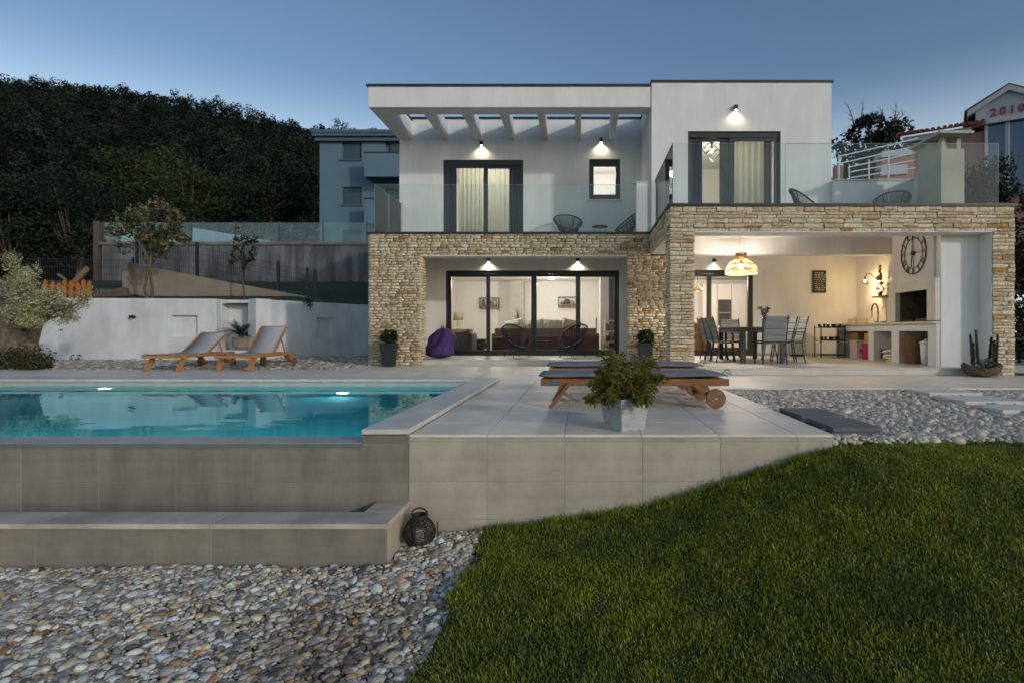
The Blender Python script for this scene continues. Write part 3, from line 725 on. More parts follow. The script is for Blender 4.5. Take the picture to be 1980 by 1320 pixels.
def lawn_pts(n):
    Y = np.sqrt(rng.uniform(1.75 ** 2, 4.38 ** 2, n)); Y = rng.uniform(1.75, 4.38, n)
    X = rng.uniform(-.80, 5.7, n)
    edge = -.74 + .05 * np.sin(Y * 7) + .03 * np.sin(Y * 17)
    ok = (X > edge + rng.normal(0, .02, n)) & (X < .80 * Y + 2.2) & ~((Y > 4.29) & (X < 1.96))
    X, Y = X[ok], Y[ok]
    clump = np.array([noise.noise((x * 6, y * 6, 9)) for x, y in zip(X, Y)])
    H = rng.uniform(.014, .036, len(X)) * (1 + .75 * clump)
    tall = (Y > 4.13) & (X < 2.0); H[tall] *= 1.6 + .5 * clump[tall]
    return X, Y, H
grass('grass', 1500, edge_pts, 'taller wispy grass blades along the foot of the deck wall')
grass('grass', 285000, lawn_pts, 'short dark green lawn grass sloping down to the pebbles')

# slabs lying on the right gravel
SLAB = mat('stepping_slab', (.60, .57, .52), rough=.7, var=.08, vscale=5, bump=.15)
for (x0, x1, y0, y1, lab) in ((4.48, 5.17, 7.2, 7.75, 'pale rectangular stepping slab nearest the house path'), (4.35, 5.05, 6.34, 6.9, 'pale stepping slab in the middle of the row on gravel'), (4.25, 5.0, 5.64, 6.07, 'pale stepping slab farthest from the house, cut by the picture edge')):
    tag(MB().box(x0, x1, y0, y1, -.06, .006).build('stepping_slab', SLAB, bevel=.006), lab, 'slab', 'stepping slabs on the gravel')
RUB = mat('rubber_paver', (.13, .135, .145), rough=.85, var=.25, vscale=90, bump=.5, bscale=260)
def paver(cx, cy, z, rz, lab):
    o = thing('rubber_paver', lab, 'paver', (cx, cy, z), R(rz), 'stacked dark pavers')
    MB().box(-.2, .2, -.25, .25, 0, .038).build('slab', RUB, o, bevel=.005)
paver(2.19, 5.36, -.05, 2, 'dark grey rubber paver at the bottom of the rear stack'); paver(2.195, 5.37, -.010, 3, 'dark grey rubber paver on top of the rear stack')
paver(2.20, 4.74, -.05, 1, 'dark grey rubber paver at the bottom of the front stack'); paver(2.21, 4.745, -.010, 2, 'dark grey rubber paver on top of the front stack')
# ================================================================ garden walls, bank, neighbours, hill, trees
# white garden wall, left run (with recess) and right run
gw = thing('garden_wall', 'long white garden wall with square niches behind the sun loungers', 'wall', (-10.2, 15.6, 0))
def seg(a, b, z0, z1, th, m=GARDENWHITE, name='wall_section', parent=gw):
    a = Vector(a); b = Vector(b); d = (b - a).normalized(); n = Vector((-d.y, d.x))
    q = MB(); c = [(a.x, a.y), (b.x, b.y), (b.x + n.x * th, b.y + n.y * th), (a.x + n.x * th, a.y + n.y * th)]
    vs = [(x, y, z0) for x, y in c] + [(x, y, z1) for x, y in c]
    q.add(vs, [(0, 3, 2, 1), (4, 5, 6, 7), (0, 1, 5, 4), (1, 2, 6, 5), (2, 3, 7, 6), (3, 0, 4, 7)])
    return q.build(name, m, parent, world=True)
def niche_wall(a, b, z1, th, niches):
    """front built of strips so that the niches are real recesses"""
    a = Vector(a); b = Vector(b); L_ = (b - a).length; d = (b - a) / L_; n = Vector((-d.y, d.x)); s = 0
    for s0, s1, za, zb in niches:
        seg(a + d * s, a + d * s0, -.3, z1, th); seg(a + d * s0, a + d * s1, -.3, za, th); seg(a + d * s0, a + d * s1, zb, z1, th)
        seg(a + d * s0 + n * .12, a + d * s1 + n * .12, za, zb, th - .12, name='niche_back'); s = s1
    seg(a + d * s, b, -.3, z1, th)
A0, A1 = (-14.85, 15.2), (-10.22, 15.62)
niche_wall(A0, A1, 1.70, .25, [(.55, .68, .58, .85), (3.45, 4.15, .64, 1.24)])
seg((-10.22, 16.15), (-9.3, 16.22), -.3, 1.70, .2)
seg((-10.221, 15.86), (-10.221, 16.16), -.3, 1.698, .2)
seg((-9.30, 15.72), (-9.08, 16.1), -.3, 1.705, -.22)
niche_wall((-9.24, 15.70), (-7.0, 20.2), 1.70, .22, [(2.05, 2.65, .58, 1.22)])
seg((-30, 15.62), (-14.86, 15.55), -.3, 1.62, .25, mat('dark_garden_wall', (.10, .095, .085), rough=.9, var=.3, bump=.4))
tag(MB().box(-9.98, -9.30, 15.45, 16.14, -.05, .27).build('plinth', GARDENWHITE), 'low white plinth under the potted cycad', 'plinth')

# bank above the garden wall
TERR = mat('bank_grass', (.028, .042, .014), rough=.95, var=.5, vscale=6, bump=.8, bscale=25)
def bank_z(x, y):
    return 1.45 + .16 * max(0, y - 16) + .35 * sm((-(x) - 12) / 6) * 0
bx = list(np.linspace(-40, -14.9, 12)) + list(np.linspace(-14.5, -4.9, 26)); vs_ = []; nr_ = 14
def bank_start(x):
    return 15.5 if x < -14.8 else (15.85 if x < -9.35 else 15.92 + (x + 9.24) * 2.01)
for j_ in range(nr_ + 1):
    for x in bx:
        y0_ = min(bank_start(x), 26.0); y = y0_ + (27 - y0_) * j_ / nr_; vs_.append((x, y, 1.56 + .15 * (y - y0_) + (.04 * math.sin(x * 2.2) * math.sin(y * 1.7) if j_ else 0)))
nb_ = len(bx); v = vs_; f = [(j_ * nb_ + i_, j_ * nb_ + i_ + 1, (j_ + 1) * nb_ + i_ + 1, (j_ + 1) * nb_ + i_) for j_ in range(nr_) for i_ in range(nb_ - 1)]
tag(MB().add(v, f).build('bank_terrain', TERR, smooth=True), kind='structure')
# thin ground plants tuft on the bank
# sloping low concrete wall with mesh fence
CONC = mat('concrete', (.16, .15, .14), rough=.9, var=.35, vscale=1.2, stretch=(1, 1, .22), bump=.3, bscale=40, detail=8)
CONCL = mat('pale_concrete', (.26, .215, .165), rough=.9, var=.18, vscale=1.5, bump=.3, bscale=60)
lw = thing('low_concrete_wall', 'low sloping concrete wall below the mesh fence on the bank', 'wall', (-12, 18.6, 1.6))
q = MB(); q.poly([(-14.9, 18.5, 1.0), (-9.2, 18.5, 1.0), (-9.2, 18.5, 1.95), (-14.9, 18.5, 3.02)], (0, .2, 0)); q.build('wall_section', CONCL, lw, world=True)
q = MB(); q.box(-15.05, -14.86, 18.3, 18.75, 1.0, 3.05); q.build('end_post', CONCL, lw, world=True)
fn = thing('mesh_fence', 'dark welded mesh fence with black posts along the concrete wall', 'fence', (-12, 19.0, 1.6))
for px, pt, pb in ((265, 450, 575), (381, 469, 528), (470, 470, 545), (538, 505, 558), (594, 518, 562), (610, 521, 565)):
    a = at(px, pt, 19.0); b = at(px, pb + 12, 19.0); MB().bar(b, a, .07, .07).build('post', BLACK, fn, world=True)
q = MB()
def fence_wires(q, a0, a1, b0, b1, nx, nz, r=.007):
    a0, a1, b0, b1 = map(Vector, (a0, a1, b0, b1))
    for i in range(nx + 1):
        t = i / nx; q.bar(a0.lerp(b0, t), a1.lerp(b1, t), r, r)
    for k in range(nz + 1):
        t = k / nz; q.bar(a0.lerp(a1, t), b0.lerp(b1, t), r * 1.3, r * 1.3)
Yf = 19.02
fence_wires(q, at(268, 520, Yf), at(268, 470, Yf), at(381, 533, Yf), at(381, 476, Yf), 30, 4)
fence_wires(q, at(381, 533, Yf), at(381, 476, Yf), at(538, 556, Yf), at(538, 512, Yf), 40, 4)
fence_wires(q, at(538, 556, Yf), at(538, 512, Yf), at(610, 566, Yf), at(610, 524, Yf), 20, 4)
q.build('wire_mesh', BLACK, fn, world=True)
fb = thing('mesh_fence', 'tall dark mesh gate fence left of the concrete wall', 'fence', (-19, 22, 1.6))
q = MB(); fence_wires(q, at(50, 575, 22.0), at(50, 500, 22.0), at(258, 575, 22.0), at(258, 503, 22.0), 64, 5, .010); q.build('wire_mesh', BLACK, fb, world=True)
for px in (76, 160, 257): MB().bar(at(px, 580, 22.0), at(px, 498, 22.0), .07, .07).build('post', BLACK, fb, world=True)

# tall stained retaining wall with glass rail above it
YW = 26.0
tw = thing('retaining_wall_block', 'tall stained concrete retaining wall behind the mesh fence', 'wall', (-16, YW, 1.5))
STAIN = mat('stained_concrete', (.065, .068, .078), stain=.45, sscale=1.5, sstretch=(2.5, 1, .22), col2=(.17, .172, .18), rough=.9, var=.4, vscale=.9, stretch=(1.1, 1, .42), bump=.2, bscale=30, detail=10)
x0 = at(197, 0, YW).x; xs = [x0 + k * 2.9 for k in range(5)]
for k in range(5):
    x1 = xs[k + 1] - .02 if k < 4 else -6.0
    MB().box(xs[k], x1, YW, YW + .4, 1.0, 4.80).build('wall_panel', STAIN, tw, world=True)
MB().box(x0 - .1, -6, YW - .08, YW + .5, 4.80, 4.94).build('wall_cap', CONC, tw, world=True)
wg = thing('glass_railing', 'pale glass railing on top of the stained retaining wall', 'railing', (-16, YW, 4.94))
gm = glass_mat('far_railing_glass', (.66, .84, .86), 1.45, dirt=.16)
for k in range(7):
    xa = x0 + k * 2.05; MB().box(xa, xa + 2.03, YW + .1, YW + .12, 4.95, 5.86).build('pane', gm, wg, world=True)
    MB().bar((xa, YW + .11, 4.9), (xa, YW + .11, 5.92), .05, .05).build('post', mat('rail_post', (.06, .07, .08), rough=.4), wg, world=True)
rp = thing('ramp_wall', 'pale ramp parapet seen through the far glass railing', 'wall', (-18, 28, 4.9))
LB = mat('pale_blue_render', (.46, .52, .57), rough=.85, var=.06, vscale=1)
MB().poly([(-23.6, 28.5, 4.0), (-20, 28.5, 4.0), (-20, 28.5, 5.25), (-23.6, 28.5, 6.1)], (0, .2, 0)).build('parapet', LB, rp, world=True)
MB().poly([(-20, 28.6, 4.0), (-13, 28.6, 4.0), (-13, 28.6, 4.9), (-20, 28.6, 6.1)], (0, .2, 0)).build('parapet', LB, rp, world=True)
MB().box(-22.75, -22.5, 26.0, 26.4, 2.0, 5.9).build('gate_pier', mat('brown_pier', (.10, .075, .06), rough=.8), rp, world=True)

# apartment building
YA = 36.0
ab = thing('apartment_building', 'pale blue-grey apartment block with shuttered windows and balconies on the hillside', 'building', (-13, YA, 4))
AX = lambda px, Y=YA: (px - 1125) * Y / F
AZ = lambda py, Y=YA: .8 - (py - 640) * Y / F
BLU = mat('apartment_render', (.10, .175, .235), rough=.9, var=.06, vscale=.6)
BLUD = mat('apartment_trim', (.07, .12, .165), rough=.85, var=.06)
SHUT = mat('roller_shutter', (.045, .075, .105), rough=.6, var=.05)
wins = [(659, 697, 276, 309), (661, 698, 362, 396), (662, 699, 446, 480), (752, 800, 276, 309), (745, 800, 365, 396)]
ops = [(AX(a), AX(b), AZ(d), AZ(c)) for a, b, c, d in wins]
# wall with real recesses: two columns of windows
def col_wall(x0, x1, ops_):
    q = MB(); ops_ = sorted(ops_, key=lambda o: o[2]); xa, xb = ops_[0][0], ops_[0][1]
    q.box(x0, xa, YA, YA + .3, 3.5, 13.2); q.box(xb, x1, YA, YA + .3, 3.5, 13.2); z = 3.5
    for o in ops_: q.box(xa, xb, YA, YA + .3, z, o[2]); z = o[3]
    q.box(xa, xb, YA, YA + .3, z, 13.2)
    return q
col_wall(AX(618), AX(722), ops[:3]).build('wall', BLU, ab, world=True)
col_wall(AX(722), -10.0, ops[3:]).build('wall', BLU, ab, world=True)
MB().box(AX(618), -10.0, YA + .3, YA + 12, 3.5, 13.2).build('building_core', BLU, ab, world=True)
for o in ops:
    wv = MB().box(o[0] + .05, o[1] - .05, YA + .12, YA + .2, o[2] + .05, o[3] - .02).build('window', SHUT, ab, world=True)
    q = MB()
    for k in range(12):
        z = o[2] + .08 + k * (o[3] - o[2] - .12) / 12; q.box(o[0] + .07, o[1] - .07, YA + .105, YA + .125, z, z + .07)
    q.build('shutter_slats', SHUT, wv, world=True)
    MB().box(o[0] - .08, o[1] + .08, YA - .10, YA + .1, o[2] - .09, o[2] - .005).build('window_sill', BLUD, wv, world=True)
for pa, pb in ((302, 334), (391, 424)):
    bl = MB().box(AX(704, 34.6), -9.2, 34.6, 34.75, AZ(pb, 34.6), AZ(pa - 6, 34.6)).box(AX(704, 34.6), -9.2, 34.6, YA, AZ(pb, 34.6) - .25, AZ(pb, 34.6)).build('balcony', BLU, ab, world=True)
    MB().box(AX(703, 34.6), -9.2, 34.55, 34.8, AZ(pa - 6, 34.6), AZ(pa - 6, 34.6) + .06).build('handrail', CAPM, bl, world=True)
rf = MB().box(AX(610), -9.5, YA - .5, YA + 12.4, 13.2, 13.42).box(AX(613), -9.7, YA - .3, YA + 12.2, 12.95, 13.2).build('roof', BLUD, ab, world=True)
MB().box(AX(609), -9.5, YA - .56, YA - .5, 13.38, 13.58).build('gutter', BLUD, rf, world=True)

# timber scraps behind the garden wall
OR = mat('orange_timber', (.42, .13, .02), rough=.6, var=.3, vscale=4, stretch=(8, 8, 2))
pk = thing('picket_fence', 'short orange wooden picket fence behind the white garden wall', 'fence', (-15.9, 16.6, 1.5))
for k, px in enumerate((87, 101, 114, 124, 137, 150, 161, 172)):
    a = at(px, 540 + (k % 3) * 3, 16.6); h = a.z
    MB().poly([(a.x - .055, 16.6, 1.45), (a.x + .055, 16.6, 1.45), (a.x + .055, 16.6, h - .06), (a.x, 16.6, h), (a.x - .055, 16.6, h - .06)], (0, .025, 0)).build('picket', OR, pk, world=True)
MB().bar(at(82, 566, 16.65), at(178, 566, 16.65), .03, .08).bar(at(82, 552, 16.65), at(178, 554, 16.65), .03, .06).build('rail', OR, pk, world=True)
OLDW = mat('old_plank', (.20, .12, .07), rough=.8, var=.3, vscale=5, stretch=(2, 12, 12))
tag(MB().bar(at(140, 550, 17.2), at(170, 518, 17.2), .05, .16).build('plank', OLDW), 'brown plank leaning up behind the orange pickets', 'plank')
tag(MB().bar(at(112, 530, 17.3), at(128, 541, 17.3), .04, .06).build('plank', OLDW), 'thin short stick of timber above the orange pickets', 'plank')
LOGS = mat('old_log', (.12, .09, .07), rough=.9, var=.3, vscale=8)
for k in range(7):
    a = at(186 + 3 * k, 573 - 4 * (k % 4), 17.4 + .05 * k); b = at(250 - 2 * k, 570 - 5 * (k % 3), 17.5 + .05 * k)
    tag(MB().tube([a, b], .065, 8).build('log', LOGS), 'weathered log in the pile behind the white garden wall', 'log', 'pile of old logs')

# ---- right-hand neighbours
hx = Vector((.84, -.54, 0)).normalized(); hn = Vector((-.54, -.84, 0)).normalized()   # along the facade, and outwards
PINK = mat('pink_render', (.30, .15, .135), rough=.9, var=.06)
TRIMW = mat('white_trim', (.36, .39, .44), rough=.7, var=.05)
ROOFT = mat('red_roof_tile', (.22, .05, .035), rough=.75, var=.25, vscale=6)
BLUEG = mat('blue_window_glass', (.012, .06, .15), rough=.08, var=.1, spec=.8)
ph = thing('pink_house', 'pink house with red tiled roof, white gable and the year 2010 on it', 'house', (16.5, 24.5, 5))
O = Vector((15.2, 26.0, 0))
def hp(s, z, n=0.0): return O + hx * s + hn * n + Vector((0, 0, z))
def facade(poly, n0, n1, m, name, parent=ph):
    q = MB(); pts = [hp(s, z, n0) for s, z in poly]; return (q.poly(pts, hn * (n1 - n0)).build(name, m, parent, world=True))
facade([(0, 4), (7, 4), (7, 9.55), (0, 9.55)], -6, -.02, PINK, 'wall')
facade([(-.2, 9.5), (2.4, 9.5), (2.4, 9.74), (-.2, 9.74)], -.3, .30, TRIMW, 'eaves')
rf = MB(); rf.poly([hp(-.45, 9.75, .5), hp(2.9, 9.75, .5), hp(2.9, 10.9, -3.2), hp(.35, 10.9, -3.2)], (0, 0, .06)); rf = rf.build('roof', ROOFT, ph, world=True)
for k in range(15):
    s = -.42 + k * .23; a = hp(s, 9.84, .56); e = hp(max(s, .4 + .25 * s), 10.98, -3.2)
    MB().tube([a.lerp(e, t) for t in (0, .25, .5, .75, 1)], .075, 8).build('tile_row', ROOFT, rf, world=True)
facade([(2.55, 9.9), (4.85, 9.9), (4.85, 10.35), (3.70, 11.0), (2.55, 10.35)], -4, .25, TRIMW, 'gable')
q = MB()
for sgn_ in (-1, 1):
    q.poly([hp(3.7, 11.0, .45), hp(3.7 + sgn_ * 1.45, 10.18, .45), hp(3.7 + sgn_ * 1.45, 10.40, .45), hp(3.7, 11.22, .45)], hn * -4.4)
gr = q.build('gable_roof', TRIMW, ph, world=True)
MB().poly([hp(3.7, 11.22, .4), hp(2.2, 10.38, .4), hp(2.15, 10.46, .4), hp(3.7, 11.31, .4)], hn * -4.3).poly([hp(3.7, 11.22, .4), hp(5.2, 10.38, .4), hp(5.25, 10.46, .4), hp(3.7, 11.31, .4)], hn * -4.3).build('gable_tiles', ROOFT, gr, world=True)
facade([(2.4, 9.74), (5.0, 9.74), (5.0, 9.92), (2.4, 9.92)], -.05, .32, TRIMW, 'lintel_band')
for s0 in (2.98, 3.74, 4.50):
    wv = facade([(s0, 6.6), (s0 + .64, 6.6), (s0 + .64, 9.72), (s0, 9.72)], -.05, .10, BLUEG, 'window')
    for a0, a1 in ((s0 - .10, s0 + .02), (s0 + .62, s0 + .70)): facade([(a0, 6.6), (a1, 6.6), (a1, 9.73), (a0, 9.73)], -.05, .16, TRIMW, 'window_frame', wv)
def text_mesh(body, size, m, parent, M, depth=.03, name='lettering'):
    cu = bpy.data.curves.new('txt', 'FONT'); cu.body = body; cu.size = size; cu.extrude = depth; cu.align_x = 'CENTER'; cu.resolution_u = 3; cu.offset = .012
    to = bpy.data.objects.new('txt', cu); C.objects.link(to); dg = bpy.context.evaluated_depsgraph_get()
    me = bpy.data.meshes.new_from_object(to.evaluated_get(dg)); bpy.data.objects.remove(to); bpy.data.curves.remove(cu)
    me.transform(M); return link(name, me, m, parent, world=True)
RED = mat('red_digits', (.26, .03, .04), rough=.6)
Mx = Matrix((( hx.x, 0, hn.x, 0), (hx.y, 0, hn.y, 0), (0, 1, 0, 0), (0, 0, 0, 1)))
for k, ch_ in enumerate('2010'):
    p = hp(3.18 + .32 * k, 10.05, .27); M2 = Matrix.Translation(p) @ Mx
    text_mesh(ch_, .46, RED, ph, M2, .02, 'digit')
# terrace railing of the neighbour
nr = thing('pipe_railing', 'white pipe railing of the neighbouring terrace behind the balcony', 'railing', (9, 18, 4))
PIPE = mat('white_pipe', (.55, .58, .62), rough=.4)
Yn = 17.5
for (a, b) in (((1622, 303), (1775, 268)), ((1622, 317), (1775, 282)), ((1640, 324), (1770, 296)), ((1645, 333), (1770, 310)), ((1645, 344), (1770, 325))):
    MB().tube([at(*a, Yn), at(*b, Yn)], .022, 8).build('rail', PIPE, nr, world=True)
for px, t in ((1622, 303), (1642, 322), (1680, 312), (1718, 300)): MB().tube([at(px, 352, Yn), at(px, t - 3, Yn)], .025, 8).build('post', PIPE, nr, world=True)
pw = thing('pink_terrace_wall', 'low pink and white wall end beyond the right balcony', 'wall', (11, 18, 3))
MB().box(at(1618, 0, 18.0).x, at(1631, 0, 18.0).x, 18, 18.3, 3, at(0, 320, 18.0).z).build('pier', PINK, pw, world=True)
p0 = at(1700, 350, 19.0); p1 = at(1760, 290, 19.0)
MB().poly([at(1696, 352, 19), at(1768, 352, 19), at(1768, 286, 19), at(1708, 292, 19)], (0, .3, 0)).build('stair_wall', PINK, pw, world=True)
MB().poly([at(1704, 305, 18.9), at(1764, 298, 18.9), at(1764, 287, 18.9), at(1706, 293, 18.9)], (0, .5, 0)).poly([at(1704, 340, 18.9), at(1755, 336, 18.9), at(1755, 318, 18.9), at(1704, 322, 18.9)], (0, .4, 0)).build('coping', TRIMW, pw, world=True)

# ---------------------------------------------------------------- vegetation
def leaf_cloud(centres, n_each, spread, size, cols, up=.25, flat=.5, seed=1, aspect=.5, grp=1, cvar=0.0, tri=False):
    """many small leaf quads; returns verts, faces(quads), colours"""
    r = np.random.default_rng(seed); c = np.repeat(np.asarray(centres, float), n_each, 0); n = len(c)
    sp = np.repeat(np.asarray(spread if hasattr(spread, '__len__') else [spread] * len(centres), float), n_each)
    d = r.normal(0, 1, (n, 3)); d /= np.linalg.norm(d, axis=1)[:, None]; rad = sp * r.uniform(.25, 1, n) ** .55
    p = c + d * rad[:, None] * np.array([1, 1, flat + .3])
    nrm = d * .6 + r.normal(0, .6, (n, 3)) + np.array([0, 0, up]); nrm /= np.linalg.norm(nrm, axis=1)[:, None]
    t = np.cross(nrm, r.normal(0, 1, (n, 3))); t /= np.linalg.norm(t, axis=1)[:, None] + 1e-9; b = np.cross(nrm, t)
    s = size * r.uniform(.6, 1.4, n)[:, None]
    V = np.stack([p - t * s, p + b * s * aspect, p + t * s, p - b * s * aspect], 1).reshape(-1, 3)
    Fq = (np.arange(n) * 4)[:, None] + np.arange(4)
    if tri:
        V = np.stack([p - t * s - b * s * aspect * .6, p + b * s * aspect, p + t * s - b * s * aspect * .6], 1).reshape(-1, 3); Fq = (np.arange(n) * 3)[:, None] + np.arange(3)
    base = np.asarray(cols); k = r.integers(0, len(base), len(centres) // grp + 1); k = np.repeat(k, grp)[:len(centres)]; bright = np.repeat(r.uniform(1 - cvar, 1 + cvar, len(centres) // grp + 1), grp)[:len(centres), None]; col = np.repeat(base[k] * bright, n_each, 0) * r.uniform(.6, 1.35, (n, 1))
    return V, Fq, np.repeat(col, 3 if tri else 4, 0)
LEAF = mat('leaf', (1, 1, 1), rough=.5, var=.0, spec=.3, attr='tint', sub=.3)
FLEAF = mat('forest_leaf', (1, 1, 1), rough=.8, var=.0, spec=.15, attr='tint')
BARK = mat('bark', (.11, .085, .06), rough=.9, var=.35, vscale=12, bump=.8, bscale=35)
def crown_obj(parts, name, m, parent=None, world=True):
    off = 0; Vs, Fs, Cs = [], [], []
    for V, Fq, Cc in parts: Vs.append(V); Fs.append(Fq + off); Cs.append(Cc); off += len(V)
    return link(name, np_mesh(np.concatenate(Vs), np.concatenate(Fs), np.concatenate(Cs), False, name), m, parent, world=world)
def tree(name, label, base, height, cw, chh, cols, nclump=40, nleaf=60, leaf=.07, trunk_r=.05, cz=None, seed=1, lean=(0, 0), group=None, cat='tree', m=None, spread=.28, stems=1, aspect=.5, bare=0):
    r = random.Random(seed); o = thing(name, label, cat, base, group=group); base = Vector(base)
    cz = height - chh / 2 if cz is None else cz; cc = base + Vector((lean[0], lean[1], cz)); cl = []
    tk = MB()
    for s in range(stems):
        top = cc + Vector((r.uniform(-.2, .2) * cw, r.uniform(-.1, .1) * cw, .1 * chh)); b0 = base + Vector((r.uniform(-1, 1) * .12 * (stems > 1), 0, -.1))
        pts = [b0.lerp(top, t) + Vector((r.uniform(-1, 1), r.uniform(-1, 1), 0)) * .03 * height * (0 < t < 1) for t in (0, .25, .5, .75, 1)]
        tk.tube(pts, [trunk_r * q for q in (1.15, .9, .75, .5, .2)], 8)
    for k in range(nclump):
        while True:
            d = Vector((r.uniform(-1, 1), r.uniform(-1, 1), r.uniform(-1, 1)))
            if .15 < d.length < 1: break
        d = d * (.75 + .3 * r.random()); p = cc + Vector((d.x * cw / 2, d.y * cw / 2, d.z * chh / 2)); cl.append(p)
        st = cc + Vector((0, 0, -.35 * chh)) + Vector((d.x * .1 * cw, d.y * .1 * cw, 0))
        if k % 2 == 0: tk.tube([st, st.lerp(p, .5) + Vector((0, 0, .05 * chh)), p], [trunk_r * .35, trunk_r * .22, trunk_r * .06], 5)
    for k in range(bare):
        a = cc + Vector((r.uniform(-.3, .3) * cw, 0, .3 * chh)); e = a + Vector((r.uniform(-.3, .5) * cw * .5, 0, chh * r.uniform(.25, .45)))
        tk.tube([a, a.lerp(e, .5) + Vector((.05, 0, 0)), e], [trunk_r * .3, trunk_r * .2, trunk_r * .05], 5)
        for q in range(4):
            e0 = a.lerp(e, .4 + .15 * q); tk.tube([e0, e0 + Vector((r.uniform(-.3, .3), 0, r.uniform(.1, .4)))], [trunk_r * .12, trunk_r * .03], 4)
    tk.build('trunk', BARK, o, world=True, smooth=True)
    crown_obj([leaf_cloud(cl, nleaf, [cw * spread * r.uniform(.5, 1) for _ in cl], leaf, cols, seed=seed, aspect=aspect)], 'crown', m or LEAF, o)
    return o
# hill
def hill_top(px):   # skyline in photograph pixels
    xs = [-1400, -600, -200, 0, 100, 200, 330, 420, 480, 560, 640, 760, 900, 1300, 2200]; ys = [330, 250, 180, 165, 168, 168, 182, 206, 225, 240, 250, 258, 290, 420, 520]
    return float(np.interp(px, xs, ys))
YC = 230.0
def hill_z(x, y):
    px = 1125 + x * F / max(y, 30); zt = .8 + (640 - hill_top(1125 + x * F / YC)) * YC / F - 4.5
    t = max(0, min(1, (y - 44) / (YC - 44))); z = 3.5 + (zt - 3.5) * (.35 * t + .65 * t * t ** .15)
    if y > YC: z = zt - (y - YC) * .25
    return z + 1.2 * math.sin(x * .07 + y * .05) * t + .8 * math.sin(x * .17 - y * .11) * t
HILLM = mat('hill_earth', (.022, .026, .016), rough=1, var=.4, vscale=.3)
v, f = grid_mesh(list(np.linspace(-420, 160, 80)), [42, 48, 55, 65, 80, 95, 110, 130, 150, 170, 190, 210, 222, 230, 240, 300], hill_z)
tag(MB().add(v, f).build('hill', HILLM, smooth=True), kind='structure')
# woodland on the hill: crowns of leaf faces, joined (one mass)
wr = random.Random(5); cen = []; spr = []; ncl = []
rows = []
y = 48.0
while y < 236:
    step = 2.9 + y * .006
    x = -1.42 * y - 10
    xr = -.22 * y + 5
    while x < xr:
        rows.append((x + wr.uniform(-.4, .4) * step, y + wr.uniform(-.4, .4) * step, step)); x += step * wr.uniform(.8, 1.15)
    y += step * .85
parts = []
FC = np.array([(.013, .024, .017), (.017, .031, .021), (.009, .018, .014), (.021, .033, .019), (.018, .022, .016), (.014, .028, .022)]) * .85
far_c, far_s, mid_c, mid_s = [], [], [], []
for (x, y_, st) in rows:
    z = hill_z(x, y_); rr = st * wr.uniform(.36, .78); hh = rr * wr.uniform(1.1, 1.9)
    for k in range(3):
        c = (x + wr.uniform(-.4, .4) * rr, y_ + wr.uniform(-.4, .4) * rr, z + hh * (.55 + .35 * k))
        (mid_c if y_ < 100 else far_c).append(c); (mid_s if y_ < 100 else far_s).append(rr * (1.0 - .22 * k))
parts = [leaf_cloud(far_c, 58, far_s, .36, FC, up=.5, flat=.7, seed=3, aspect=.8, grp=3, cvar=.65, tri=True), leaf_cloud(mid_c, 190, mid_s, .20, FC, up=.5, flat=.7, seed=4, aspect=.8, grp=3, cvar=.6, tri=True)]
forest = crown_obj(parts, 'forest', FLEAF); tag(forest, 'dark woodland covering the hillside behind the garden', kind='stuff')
# nearer trees at the foot of the hill
GC = [(.028, .046, .017), (.036, .055, .02), (.022, .038, .016), (.042, .056, .022)]
for k, (px, py, Y, wpx, hpx, lab) in enumerate(((370, 385, 42, 190, 170, 'broad leafy green tree behind the far glass railing'), (270, 355, 45, 150, 130, 'rounded bushy tree left of the broad green tree'), (510, 375, 41, 150, 150, 'dark bushy tree beside the pale apartment block'), (140, 420, 38, 210, 180, 'wide dark tree above the mesh gate'), (20, 430, 36, 160, 220, 'dark tree at the left picture edge above the olive'), (570, 330, 46, 100, 120, 'tall narrow dark tree just left of the apartment block'))):
    c = at(px, py, Y); cw, chh = wpx * Y / F, hpx * Y / F
    tree('hillside_tree', lab, (c.x, Y, c.z - chh * .9), chh * 1.4, cw, chh, GC if k < 2 else [(.015, .027, .016), (.021, .034, .018), (.012, .022, .014)], nclump=50, nleaf=170, leaf=.12, trunk_r=.22, cz=chh * .9, seed=20 + k, group='trees at the foot of the hill', m=FLEAF, spread=.22)
# young trees on the bank
c = at(287, 440, 17.0)
YG = [(.15, .14, .06), (.115, .12, .05), (.09, .10, .04), (.17, .15, .075)]
tree('young_tree', 'young broad-leaved tree with a bushy crown on the bank', (at(297, 578, 17.0).x, 17.0, 1.45), 3.6, 2.05, 2.0, YG, nclump=46, nleaf=34, leaf=.075, trunk_r=.045, cz=c.z - 1.45, lean=(-.12, 0), seed=3, spread=.17, stems=2)
c = at(476, 478, 17.6)
tree('young_tree', 'small sparse young tree in front of the stained wall', (at(472, 580, 17.6).x, 17.6, 1.6), 2.6, .95, 1.5, [(.04, .045, .022), (.05, .05, .025)], nclump=22, nleaf=14, leaf=.06, trunk_r=.03, cz=c.z - 1.6, seed=8, spread=.16)
